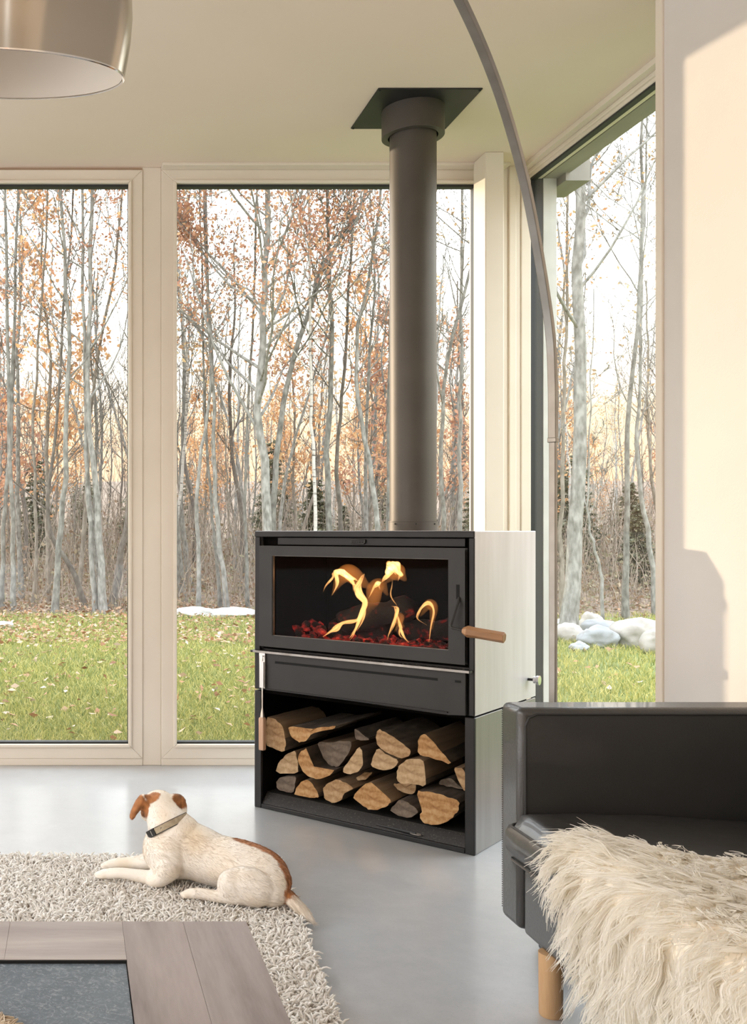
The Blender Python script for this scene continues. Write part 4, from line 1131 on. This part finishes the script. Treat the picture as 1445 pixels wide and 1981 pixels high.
terrain('ground', np.linspace(-60, 90, 120), np.linspace(15.2, 95, 70), M['litter'])
M['bounce_ground'] = pmat('pale_bounce_ground', [(.3, (.66, .635, .60)), (.7, (.72, .695, .66))], .85, vscale=2)  # unseen pale ground, added to bounce skylight up to the ceiling
terrain('ground_near', np.linspace(-30, -3.3, 20), np.linspace(-30, 5.25, 20), M['bounce_ground'])
terrain('ground_rear', np.linspace(-3.3, 40, 20), np.linspace(-30, -3.3, 20), M['bounce_ground'])
terrain('ground_side', np.linspace(2.62, 40, 20), np.linspace(-3.3, 5.25, 12), M['turf'])
# grass
M['grass'] = pmat('grass_blades', [(0, (.14, .175, .05)), (.4, (.25, .27, .08)), (.75, (.42, .38, .115)), (1, (.54, .47, .19))], .6, island=True, trans=.35)
ng = 165000
gy_ = 5.3 * (15.6 / 5.3) ** (rr.uniform(0, 1, ng) ** 1.8)
pick = rr.random(ng)
k_ = np.where(pick < .62, rr.uniform(-.11, .21, ng), np.where(pick < .77, rr.uniform(.46, .62, ng), np.where(pick < .89, rr.uniform(.21, .46, ng), rr.uniform(-.30, -.11, ng))))
gx_ = k_ * gy_
gzv = np.array([gz(a, b) for a, b in zip(gx_, gy_)])
sc_ = (gy_ / 5.3) ** .55
gh = rr.uniform(.035, .085, ng) * (.8 + .25 * sc_)
az_ = rr.uniform(0, 2 * pi, ng); le = rr.uniform(.1, .8, ng)
t3 = np.linspace(0, 1, 4)[None, :]
gp = np.stack([gx_[:, None] + np.cos(az_)[:, None] * (gh * le)[:, None] * t3 ** 1.8, gy_[:, None] + np.sin(az_)[:, None] * (gh * le)[:, None] * t3 ** 1.8, gzv[:, None] - .004 + gh[:, None] * t3 * (1 - .35 * le[:, None] * t3)], axis=2)
gw = (rr.uniform(.0016, .0030, ng) * sc_ * 1.15)[:, None] * np.array([[1, .95, .7, .12]])
Vg, Fg = strand_geo(gp, gw, 2)
tag(np_obj('grass', Vg, Fg, M['grass']), 'short green autumn grass on the lawn outside the windows', 'grass', kind='stuff')
# fallen leaves
M['dead_leaf'] = pmat('fallen_leaf', [(0, (.17, .075, .035)), (.35, (.33, .165, .08)), (.6, (.42, .27, .16)), (.9, (.46, .34, .25)), (1, (.56, .47, .39))], .7, island=True, trans=.2)
def leaf_geo(C, S, flat=.0, rg=rr):
    """kinked four-cornered leaves: centres C, sizes S"""
    n = len(C)
    A = rg.normal(size=(n, 3)); A[:, 2] *= (1 - flat); A /= np.linalg.norm(A, axis=1, keepdims=True)
    B = rg.normal(size=(n, 3)); B[:, 2] *= (1 - flat); B -= (A * B).sum(1, keepdims=True) * A; B /= np.linalg.norm(B, axis=1, keepdims=True) + 1e-9
    Cn = np.cross(A, B)
    S = S[:, None]
    V = np.stack([C - A * S, C + B * S * .55 + Cn * S * .22, C + A * S, C - B * S * .55 + Cn * S * .22], axis=1).reshape(-1, 3)
    Fq = np.arange(n * 4).reshape(n, 4)
    return V, Fq
nl = 6200
ly = np.where(rr.random(nl) < .33, 5.4 * (14 / 5.4) ** rr.random(nl), rr.uniform(11.5, 17.5, nl))
lk = np.where(rr.random(nl) < .72, rr.uniform(-.12, .22, nl), rr.uniform(-.3, .64, nl)); lx = lk * ly
keep = rr.random(nl) < np.clip((ly - 4) / 11, .16, 1)
lx, ly = lx[keep], ly[keep]
lz = np.array([gz(a, b) for a, b in zip(lx, ly)]) + rr.uniform(.035, .085, len(lx))
Vl, Fl = leaf_geo(np.stack([lx, ly, lz], 1), rr.uniform(.022, .046, len(lx)), .75)
tag(np_obj('fallen_leaves', Vl, Fl, M['dead_leaf']), 'brown and pale fallen leaves scattered over the lawn', 'leaves', kind='stuff')

# rocks
M['granite'] = pmat('pale_granite', [(.3, (.24, .22, .195)), (.5, (.33, .305, .275)), (.7, (.42, .395, .36))], .9, vscale=4, detail=8, bump=.5, bscale=18)
M['granite_cool'] = pmat('cool_granite', [(.3, (.20, .21, .215)), (.6, (.30, .31, .32))], .9, vscale=4, detail=8, bump=.5, bscale=18)
M['white_rock'] = pmat('white_rock', [(.3, (.46, .46, .465)), (.7, (.56, .56, .565))], .9, vscale=3, bump=.3, bscale=12)
def rock(px, pyb, w, h, label, mat, seed, group=None, flatk=.8):
    Y = F * (EYE + .15) / (pyb - CY)
    x = (px - CX) / F * Y; rx = w / F * Y / 2; rz = h / F * Y
    o_ = thing('rock', label, 'rock', (x, Y, gz(x, Y)), group=group)
    bm = bmesh.new(); rock_mesh(bm, (0, 0, rz * .38), (rx, rx * flatk, rz * .64), seed, 4, .28, 1.3)
    from_bm('stone', bm, mat, o_, sharp=70)
rock(1143, 1222, 46, 40, 'rounded warm boulder at the peak of the rock pile beyond the right window', M['granite'], 1)
rock(1165, 1233, 74, 36, 'blue grey boulder just below the peak of the rock pile', M['granite_cool'], 2)
rock(1098, 1214, 46, 20, 'long flat slab at the upper left of the rock pile', M['white_rock'], 3)
rock(1102, 1240, 62, 34, 'broad pale boulder at the left foot of the rock pile', M['granite'], 4)
rock(1155, 1252, 78, 40, 'low grey boulder half buried in leaves in the middle of the rock pile', M['granite_cool'], 5)
rock(1228, 1252, 88, 58, 'largest boulder of the rock pile, with a smooth domed top', M['granite'], 6)
rock(1282, 1266, 74, 52, 'sunlit boulder at the right end of the rock pile', M['granite'], 7)
rock(1120, 1262, 34, 18, 'small grey stone among leaves in front of the rock pile', M['granite_cool'], 8)
rock(376, 1197, 74, 19, 'flat white rock at the lawn edge, seen at the left of the wide window', M['white_rock'], 9)
rock(452, 1198, 96, 20, 'longer flat white rock at the lawn edge beside the stove', M['white_rock'], 10)
rock(8, 1216, 44, 14, 'low white rock on the lawn edge seen through the left window', M['white_rock'], 11)

# ------------------------------------------------------------------ outdoors: trees
def grow(rg, p, d, L, K, up, wob):
    out = [np.array(p, float)]; d = np.array(d, float)
    for _ in range(K - 1):
        d = d + np.array([rg.normal() * wob, rg.normal() * wob, up]); d /= np.linalg.norm(d)
        out.append(out[-1] + d * L / (K - 1))
    return np.array(out)
def make_tree(seed, trunk, r0, r1, n1=16, n2=5, n3=3, start=.35, l1=.30, elev=(.5, 1.1), up=.10, wob=.13, thin=1.0):
    """trunk: (n,3) points from the ground up. Returns trunk geometry, branch geometry and leaf points."""
    rg = np.random.default_rng(seed)
    TP = spline(trunk, 22); Hh = TP[-1][2] - TP[0][2]
    TP[1:-1, :2] += rg.normal(size=(20, 2)) * .012
    tr = np.linspace(0, 1, 22); TR = r0 + (r1 - r0) * tr ** .9; TR[0] *= 1.35; TR[1] *= 1.08
    TG = strand_geo(TP[None], TR[None], 9)
    P1, R1, P2, R2, P3, R3, tips = [], [], [], [], [], [], []
    for k in range(n1):
        f = start + (1 - start) * ((k + rg.random()) / n1)
        i = min(20, int(f * 21)); p = TP[i] + (TP[i + 1] - TP[i]) * (f * 21 - i)
        a = rg.uniform(0, 2 * pi); e = rg.uniform(*elev)
        d = (math.cos(a) * math.cos(e), math.sin(a) * math.cos(e), math.sin(e))
        L = Hh * l1 * (1.15 - .75 * f) * rg.uniform(.6, 1.2)
        b = grow(rg, p, d, L, 8, up, wob); rb = (r0 + (r1 - r0) * f) * rg.uniform(.32, .5)
        P1.append(b); R1.append(np.linspace(rb, rb * .25, 8))
        for q in range(n2):
            g = rg.uniform(.25, 1); j = min(6, int(g * 7)); pb = b[j] + (b[j + 1] - b[j]) * (g * 7 - j)
            dd = (b[j + 1] - b[j]); dd /= np.linalg.norm(dd); dd = dd + rg.normal(size=3) * .55
            L2 = L * rg.uniform(.28, .5) * (1.2 - .5 * g)
            c = grow(rg, pb, dd / np.linalg.norm(dd), L2, 6, up, wob * 1.2); r2 = max(rb * .38, .004) * thin
            P2.append(c); R2.append(np.linspace(r2, .0035 * thin, 6)); tips.append(c[3:])
            for w in range(n3):
                g2 = rg.uniform(.3, 1); j2 = min(4, int(g2 * 5)); pc = c[j2]
                d3 = c[j2 + 1] - c[j2]; d3 /= np.linalg.norm(d3) + 1e-9; d3 = d3 + rg.normal(size=3) * .6
                s3 = grow(rg, pc, d3 / np.linalg.norm(d3), L2 * rg.uniform(.35, .65), 4, up, wob)
                P3.append(s3); R3.append(np.linspace(.0045, .0028, 4) * thin); tips.append(s3[1:])
    parts = [strand_geo(np.array(P1), np.array(R1), 6), strand_geo(np.array(P2), np.array(R2), 4)]
    if P3: parts.append(strand_geo(np.array(P3), np.array(R3), 3))
    return TG, join_geo(parts), np.concatenate(tips) if tips else np.zeros((0, 3)), rg
def bark_mat(name, c0, c1, c2, marks=False):
    st = [(.32, c0), (.5, c1), (.66, c2)]
    if marks: st = [(.36, c0), (.43, c1), (.7, c2)]
    return pmat(name, st, .9, vscale=17 if not marks else 9, stretch=(1, 1, .45) if not marks else (.5, .5, 3.0), detail=8, bump=.7, bscale=40)
BK = dict(grey=bark_mat('grey_bark', (.085, .080, .070), (.155, .150, .135), (.23, .225, .205)),
          dark=bark_mat('dark_bark', (.075, .065, .055), (.115, .10, .085), (.16, .145, .125)),
          brown=bark_mat('brown_bark', (.13, .11, .09), (.19, .165, .135), (.26, .23, .195)),
          birch=bark_mat('birch_bark', (.09, .08, .07), (.42, .40, .37), (.52, .50, .47), True),
          pale=bark_mat('pale_bark', (.12, .115, .10), (.21, .205, .19), (.30, .295, .275)))
LF = dict(russet=pmat('russet_leaves', [(0, (.30, .15, .10)), (.4, (.42, .22, .14)), (.75, (.53, .30, .18)), (1, (.62, .40, .22))], .6, island=True, trans=.45),
          orange=pmat('orange_leaves', [(0, (.40, .20, .10)), (.5, (.55, .30, .14)), (1, (.64, .43, .22))], .6, island=True, trans=.5),
          buff=pmat('buff_leaves', [(0, (.30, .19, .10)), (.5, (.42, .29, .15)), (1, (.50, .38, .20))], .6, island=True, trans=.45),
          needle=pmat('needles', [(0, (.095, .10, .065)), (.5, (.14, .145, .09)), (1, (.22, .21, .12))], .7, island=True, trans=.2))
def leaves_of(tips, rg, n, size, spread=.10, droop=.0):
    if n <= 0: return None
    c = tips[rg.integers(0, len(tips), n)] + rg.normal(size=(n, 3)) * spread
    return leaf_geo(c, rg.uniform(size[0], size[1], n), 0, rg)
def tree_thing(name, label, loc, geo, bark, leaf=None, leafmat=None, group=None, cat='tree'):
    """geo is in world coordinates; the Empty stands at the trunk's foot"""
    o_ = thing(name, label, cat, tuple(loc), group=group)
    off = np.array(loc)
    TG, BG = geo
    np_obj('trunk', TG[0] - off, TG[1], bark, o_); np_obj('branches', BG[0] - off, BG[1], bark, o_)
    if leaf is not None: np_obj('leaves', leaf[0] - off, leaf[1], leafmat, o_)
    return o_
def px_trunk(pts, Y, top, lean=None):
    """trunk through picture points at depth Y (true positions in the wood), carried on up to height top"""
    P = [np.array(at(x, y, Y)) for x, y in pts]
    b = P[0].copy(); b[2] = gz(b[0], b[1]) - .05
    P[0] = b
    d = P[-1] - P[-2]; d /= np.linalg.norm(d); d = d * .5 + np.array([0, 0, .5])
    while P[-1][2] < top:
        P.append(P[-1] + d / d[2] * max(1.2, (top - P[-1][2]) / 2 + .01))
    return P
# front row, seen one by one
HERO = [
 # px points, depth, top, r0, r1, bark, leaf kind, n leaves, branches, start, name, label
 ([(4, 1195), (8, 1000), (22, 800), (30, 560)], 16.2, 9, .055, .02, 'grey', 'orange', 260, 12, .45, 'bare_tree', 'slim grey tree at the very left edge of the left window'),
 ([(27, 1190), (24, 1040), (20, 860), (14, 600)], 16.0, 9.5, .060, .022, 'grey', 'russet', 300, 12, .5, 'bare_tree', 'straight grey tree, second from the left in the left window'),
 ([(105, 1195), (112, 1080), (124, 960), (128, 820), (134, 640), (122, 480)], 15.6, 9.5, .075, .02, 'grey', 'russet', 900, 18, .42, 'maple_tree', 'forked grey tree with sparse rust leaves in the middle of the left window'),
 ([(166, 1190), (150, 1130), (132, 1085), (100, 1035), (92, 960), (104, 880)], 16.6, 7.5, .070, .015, 'dark', None, 0, 14, .35, 'crooked_tree', 'dark crooked tree leaning left in the left window'),
 ([(186, 1192), (176, 1060), (168, 920), (164, 780), (160, 560)], 16.0, 9.5, .065, .022, 'pale', 'orange', 420, 12, .5, 'bare_tree', 'left one of two pale trunks standing close together in the left window'),
 ([(200, 1192), (192, 1060), (186, 960), (174, 840), (172, 700), (176, 480)], 15.9, 10, .085, .03, 'pale', 'orange', 600, 14, .42, 'bare_tree', 'right one of two pale trunks standing close together in the left window'),
 ([(214, 1190), (226, 1120), (240, 1040), (252, 960)], 16.8, 6, .10, .03, 'dark', None, 0, 10, .5, 'leaning_tree', 'thick dark trunk leaning right beside the mullion'),
 ([(150, 1192), (172, 900), (178, 760), (215, 560), (232, 420)], 17.6, 10, .05, .02, 'brown', 'russet', 500, 14, .4, 'maple_tree', 'thin brown tree with rust leaves reaching the right top of the left window'),
 ([(62, 1195), (70, 1000), (64, 800), (84, 560)], 17.2, 9, .045, .016, 'brown', 'orange', 380, 12, .42, 'bare_tree', 'thin brown tree with few orange leaves between grey trunks in the left window'),
 ([(383, 1176), (384, 1080), (380, 980), (386, 900), (398, 820), (408, 720), (400, 560)], 16.2, 9.5, .052, .02, 'pale', 'orange', 240, 12, .5, 'bare_tree', 'slender pale trunk standing alone at the left of the wide window'),
 ([(440, 1174), (428, 1080), (418, 1000), (414, 880), (414, 760), (402, 560)], 16.2, 9.5, .060, .022, 'pale', 'orange', 320, 12, .5, 'bare_tree', 'thicker of two pale trunks leaning together left of the stove'),
 ([(427, 1174), (420, 1090), (413, 1030), (408, 940), (398, 780)], 16.4, 8, .045, .018, 'grey', None, 0, 10, .55, 'bare_tree', 'thinner of two pale trunks leaning together left of the stove'),
 ([(480, 1176), (478, 1060), (474, 960), (478, 860), (486, 700)], 16.4, 9, .042, .018, 'grey', 'orange', 260, 10, .5, 'bare_tree', 'thin grey trunk just left of the stove'),
 ([(515, 1190), (516, 1000), (508, 880), (500, 780), (510, 640), (512, 540), (518, 420)], 15.2, 11, .105, .035, 'pale', 'russet', 8800, 30, .24, 'oak_tree', 'large oak with dense russet leaves filling the wide window'),
 ([(528, 1190), (530, 960), (538, 860), (560, 720), (600, 600), (630, 500), (690, 420)], 15.5, 9.5, .07, .03, 'grey', 'russet', 900, 16, .35, 'oak_tree', 'arching grey tree with brown leaves bending right over the wide window'),
 ([(612, 1190), (610, 1000), (606, 860), (602, 740), (600, 640)], 15.4, 8, .042, .022, 'birch', 'orange', 260, 12, .45, 'birch_tree', 'thin white birch in the middle of the wide window'),
 ([(634, 1190), (636, 1000), (632, 860), (640, 740), (640, 600), (636, 480)], 16.0, 9.5, .075, .022, 'grey', 'orange', 500, 18, .4, 'bare_tree', 'grey tree with upswept branches right of the white birch'),
 ([(662, 1190), (658, 1000), (652, 880), (666, 740)], 16.8, 8, .06, .02, 'dark', 'orange', 260, 14, .4, 'bare_tree', 'dark trunk behind the upswept grey tree'),
 ([(740, 1190), (728, 1000), (712, 880), (694, 780), (690, 660), (724, 480)], 15.8, 9.5, .062, .02, 'pale', None, 0, 16, .4, 'bare_tree', 'pale bent tree just left of the flue'),
 ([(752, 1190), (750, 1000), (752, 820), (756, 600)], 16.4, 9, .05, .02, 'grey', 'buff', 200, 12, .45, 'bare_tree', 'grey trunk half hidden by the left edge of the flue'),
 ([(852, 1190), (856, 1000), (854, 860), (866, 700), (910, 520)], 15.8, 9, .055, .018, 'grey', None, 0, 16, .35, 'bare_tree', 'slanting grey tree just right of the flue'),
 ([(886, 1190), (888, 1000), (890, 860), (892, 700)], 17.2, 8, .06, .03, 'pale', 'buff', 200, 12, .5, 'bare_tree', 'pale straight trunk midway between the flue and the corner post'),
 ([(922, 1190), (922, 1000), (918, 820), (922, 600), (926, 420)], 14.6, 10, .062, .03, 'grey', None, 0, 14, .5, 'bare_tree', 'tall grey trunk along the left side of the corner post'),
 ([(1100, 1215), (1108, 1100), (1118, 940), (1120, 760), (1120, 560), (1122, 330)], 12.4, 9, .135, .055, 'pale', None, 0, 12, .45, 'tall_tree', 'big pale trunk filling the left of the right window'),
 ([(1166, 1175), (1164, 1120), (1158, 1080), (1142, 1030), (1136, 980), (1140, 900)], 13.6, 4.5, .032, .012, 'pale', None, 0, 8, .5, 'sapling', 'thin pale sapling with a bend beside the big trunk'),
 ([(1210, 1178), (1212, 1050), (1214, 920), (1218, 780), (1236, 600), (1240, 440)], 14.8, 9, .062, .02, 'grey', 'buff', 220, 14, .45, 'bare_tree', 'grey trunk in the middle of the right window'),
 ([(1268, 1180), (1258, 1060), (1240, 960), (1232, 860), (1238, 740)], 15.4, 7.5, .055, .02, 'pale', 'buff', 160, 12, .45, 'bare_tree', 'leaning pale trunk at the right edge of the right window'),
 ([(1088, 1190), (1086, 1000), (1090, 800), (1096, 620)], 14.6, 8.5, .045, .018, 'brown', 'orange', 320, 12, .42, 'bare_tree', 'thin brown tree beside the arc lamp stem in the right window'),
]
for i, (pp_, Y, top, r0, r1, bk_, lk_, nlv, nb, st, nm, lab) in enumerate(HERO):
    tp = px_trunk(pp_, Y, top)
    TG, BG, tips, rg = make_tree(100 + i, tp, r0 * .76, r1 * .55, n1=int(nb * 1.35), n2=6, n3=4, start=st, l1=.27 if nm != 'oak_tree' else .32, thin=1.0)
    lf = leaves_of(tips, rg, int(nlv * 2.3), (.020, .048), .12) if nlv else None
    b = tp[0]
    tree_thing(nm, lab, (b[0], b[1], gz(b[0], b[1])), (TG, BG), BK[bk_], lf, LF[lk_] if lk_ else None)

# trees farther in: prototypes, then copies
protos = []
def proto(nm, lab, grp, seed, Hh, r0, bark, leaf, nlv, nb, st, bend=.5, size=(.05, .10)):
    rg = np.random.default_rng(seed)
    tp = [np.array((0, 0, -.1))]
    d = np.zeros(2)
    for z in np.linspace(.2, 1, 5) * Hh:
        d = d + rg.normal(size=2) * bend * .3; tp.append(np.array((d[0], d[1], z)))
    TG, BG, tips, rg = make_tree(seed, tp, r0, r0 * .3, n1=nb, n2=4, n3=2, start=st, l1=.24, thin=1.6)
    lf = leaves_of(tips, rg, nlv, size, .16) if nlv else None
    protos.append((tree_thing(nm, lab, (0, 0, 0), (TG, BG), BK[bark], lf, LF[leaf] if leaf else None, group=grp), nm))
LA_ = 'bare grey tree standing back among the crowded trunks of the wood'
LB_ = 'dark bare tree standing back among the crowded trunks of the wood'
LC_ = 'tree with orange brown leaves standing back in the wood'
LD_ = 'white barked birch standing back in the wood'
proto('bare_tree', LA_, 'grey trees deep in the wood', 501, 11, .075, 'grey', None, 0, 14, .4)
proto('bare_tree', LA_, 'grey trees deep in the wood', 502, 9.5, .06, 'pale', None, 0, 14, .45, .8)
proto('bare_tree', LA_, 'grey trees deep in the wood', 503, 12, .085, 'grey', None, 0, 16, .35, .6)
proto('dark_tree', LB_, 'dark trees deep in the wood', 504, 10, .08, 'dark', None, 0, 14, .3, .6)
proto('dark_tree', LB_, 'dark trees deep in the wood', 505, 8.5, .06, 'brown', None, 0, 16, .25, .9)
proto('rust_leaved_tree', LC_, 'leafy trees deep in the wood', 506, 9, .06, 'brown', 'orange', 1100, 16, .25)
proto('rust_leaved_tree', LC_, 'leafy trees deep in the wood', 507, 8, .055, 'grey', 'russet', 1200, 16, .22)
proto('birch_tree', LD_, 'birches deep in the wood', 508, 9.5, .05, 'birch', 'buff', 300, 12, .5)
# evergreen prototype
def conifer(seed, Hh, r0):
    rg = np.random.default_rng(seed)
    tp = spline([(0, 0, -.1), (.05, 0, Hh * .5), (0, .05, Hh)], 14)
    TG = strand_geo(tp[None], np.linspace(r0, .012, 14)[None], 8)
    P1, R1, nd = [], [], []
    for k in range(70):
        f = .06 + .92 * k / 70; z = Hh * f; a = k * 2.4 + rg.normal() * .3
        L = Hh * .26 * (1 - f) ** .8 * rg.uniform(.7, 1.1) + .15
        b = grow(rg, (0, 0, z), (math.cos(a), math.sin(a), .05), L, 6, -.07, .06); P1.append(b); R1.append(np.linspace(.018, .005, 6))
        m_ = int(24 + 60 * L)
        u = rg.uniform(.15, 1, m_); j = np.minimum(4, (u * 5).astype(int)); q = b[j] + (b[j + 1] - b[j]) * (u * 5 - j)[:, None]
        nd.append(q + rg.normal(size=(m_, 3)) * np.array([.12, .12, .05]) * (.4 + L * .4))
    nd = np.concatenate(nd)
    return TG, strand_geo(np.array(P1), np.array(R1), 4), leaf_geo(nd, rg.uniform(.05, .12, len(nd)), .45, rg)
LE_ = 'dull green evergreen standing back among the bare trunks'
for sd, hh in ((601, 6.5), (602, 4.6)):
    TG, BG, nd = conifer(sd, hh, .09)
    protos.append((tree_thing('evergreen_tree', LE_, (0, 0, 0), (TG, BG), BK['dark'], nd, LF['needle'], group='evergreens deep in the wood'), 'evergreen_tree'))
kids = {p.name: list(p.children) for p, _ in protos}
used = set()
def plant(pi_, x, y, rz, s):
    r, _ = protos[pi_]
    if pi_ in used:
        src = r; r = src.copy(); COL.objects.link(r)
        for ch in kids[src.name]:
            c = ch.copy(); COL.objects.link(c); c.parent = r
    used.add(pi_)
    if pi_ >= 8: s *= .72
    r.location = (x, y, gz(x, y)); r.rotation_euler = (0, 0, rz); r.scale = (s, s, s)
rw_ = random.Random(21)
placed = []
W = [0, 0, 0, 1, 1, 1, 2, 2, 3, 3, 4, 4, 5, 5, 6, 7, 8, 9]
def try_plant(y, k, pi_, s):
    x = k * y
    if any((x - a) ** 2 + (y - b) ** 2 < .55 for a, b in placed): return False
    placed.append((x, y)); plant(pi_, x, y, rw_.uniform(0, 6.28), s); return True
for i in range(len(protos)): try_plant(19 + i * .8, (-.05, .02, .12, .17, .22, .3, .36, .51, .07, .56)[i], i, .75)
cnt = 0
while cnt < 185:
    y = 17.6 + 26 * rw_.random() ** 1.1
    u = rw_.random()
    k = rw_.uniform(-.11, .215) if u < .60 else (rw_.uniform(.215, .42) if u < .80 else rw_.uniform(.47, .62))
    if try_plant(y, k, rw_.choice(W), rw_.uniform(.45, .85)): cnt += 1
cnt = 0
while cnt < 22:
    y = 17.0 + 18 * rw_.random()
    if try_plant(y, rw_.uniform(-.30, -.115), rw_.choice(W), rw_.uniform(.55, .9)): cnt += 1
for k, (x, y, s_k) in enumerate([(-8.2, 17.2, .55), (-8.0, 18.4, .6), (-8.4, 19.5, .55), (-7.9, 20.6, .6), (-9.2, 17.9, .7), (-9.3, 20.0, .7)]):  # unseen evergreens out of view at the left, added to shade the lawn
    placed.append((x, y)); plant(8 + k % 2, x, y, k * 1.1, s_k)
# undergrowth: thin twigs and low russet scrub
ntw = 5900
ty = rr.uniform(15.9, 40, ntw); tk = rr.uniform(-.22, .64, ntw); tx = tk * ty
tz = np.array([gz(a, b) for a, b in zip(tx, ty)])
th = rr.uniform(.5, 2.6, ntw) * np.clip(.35 + (ty - 16) / 12, .3, 1.3); ta = rr.uniform(0, 6.28, ntw); tl_ = rr.uniform(.05, .5, ntw)
u6 = np.linspace(0, 1, 6)[None, :]
tp_ = np.stack([tx[:, None] + np.cos(ta)[:, None] * (th * tl_)[:, None] * u6 ** 1.6, ty[:, None] + np.sin(ta)[:, None] * (th * tl_)[:, None] * u6 ** 1.6, tz[:, None] - .02 + th[:, None] * u6], axis=2)
tp_ += rr.normal(size=tp_.shape) * .02
Vt, Ft = strand_geo(tp_, (rr.uniform(.004, .011, ntw) * (ty / 20))[:, None] * np.linspace(1, .35, 6)[None], 3)
M['twig'] = pmat('twig_bark', [(0, (.17, .135, .10)), (.6, (.27, .22, .175)), (1, (.40, .34, .28))], .9, island=True)
tag(np_obj('undergrowth', Vt, Ft, M['twig']), 'tangle of thin bare saplings and twigs under the trees', 'undergrowth', kind='stuff')
ns_ = 29500
sy = rr.uniform(15.6, 36, ns_); sk_ = rr.uniform(-.22, .64, ns_); sx = sk_ * sy
hgt = np.abs(rr.normal(size=ns_)) * (.10 + .55 * np.clip((sy - 16.5) / 10, 0, 1)) * (0.5 + np.array([max(0, noise.noise(Vector((a * .6, b * .6, 7))) + .4) for a, b in zip(sx, sy)]))
sz = np.array([gz(a, b) for a, b in zip(sx, sy)]) + .01 + hgt
Vs_, Fs_ = leaf_geo(np.stack([sx, sy, sz], 1), rr.uniform(.025, .06, ns_) * (sy / 18), .3)
M['scrub'] = pmat('scrub_leaves', [(0, (.16, .10, .065)), (.35, (.25, .16, .10)), (.65, (.20, .19, .11)), (1, (.36, .28, .19))], .8, island=True, trans=.3)
tag(np_obj('scrub_leaves', Vs_, Fs_, M['scrub']), 'low brown scrub and dead leaves along the floor of the wood', 'undergrowth', kind='stuff')

# ------------------------------------------------------------------ light
SUN = Vector((1, -1.08, -.129)).normalized()
sl = bpy.data.lights.new('sun', 'SUN'); sl.energy = 1.75; sl.angle = math.radians(.6); sl.color = (1.0, .76, .54)
so = bpy.data.objects.new('sun', sl); link(so); so.rotation_euler = SUN.to_track_quat('-Z', 'Y').to_euler()
w = bpy.data.worlds.new('sky'); sc.world = w; w.use_nodes = True
nt = w.node_tree; nt.nodes.clear()
out = nt.nodes.new('ShaderNodeOutputWorld'); bg = nt.nodes.new('ShaderNodeBackground')
tc = nt.nodes.new('ShaderNodeTexCoord'); sp = nt.nodes.new('ShaderNodeSeparateXYZ'); nt.links.new(tc.outputs['Generated'], sp.inputs[0])
r = ramp(nt, [(0, (.30, .27, .22)), (.50, (.30, .18, .115)), (.555, (.37, .26, .17)), (.61, (1.0, .97, .90)), (.70, (.96, 1.0, 1.06)), (1, (.86, .95, 1.08))])
mr = nt.nodes.new('ShaderNodeMapRange'); mr.inputs['From Min'].default_value = -1; nt.links.new(sp.outputs[2], mr.inputs[0]); nt.links.new(mr.outputs[0], r.inputs[0])
nt.links.new(r.outputs[0], bg.inputs[0]); bg.inputs[1].default_value = 2.6
nt.links.new(bg.outputs[0], out.inputs[0])

vs = sc.view_settings
sc.display_settings.display_device = 'sRGB'
vs.view_transform = 'Standard'; vs.look = 'None'; vs.gamma = 1; vs.use_curve_mapping = False
vs.exposure = 1.05
cy_s = sc.cycles
cy_s.use_denoising = True
cy_s.max_bounces = 14; cy_s.diffuse_bounces = 10; cy_s.glossy_bounces = 4; cy_s.transparent_max_bounces = 24; cy_s.transmission_bounces = 10
cy_s.caustics_reflective = False; cy_s.caustics_refractive = False
cy_s.sample_clamp_indirect = 8
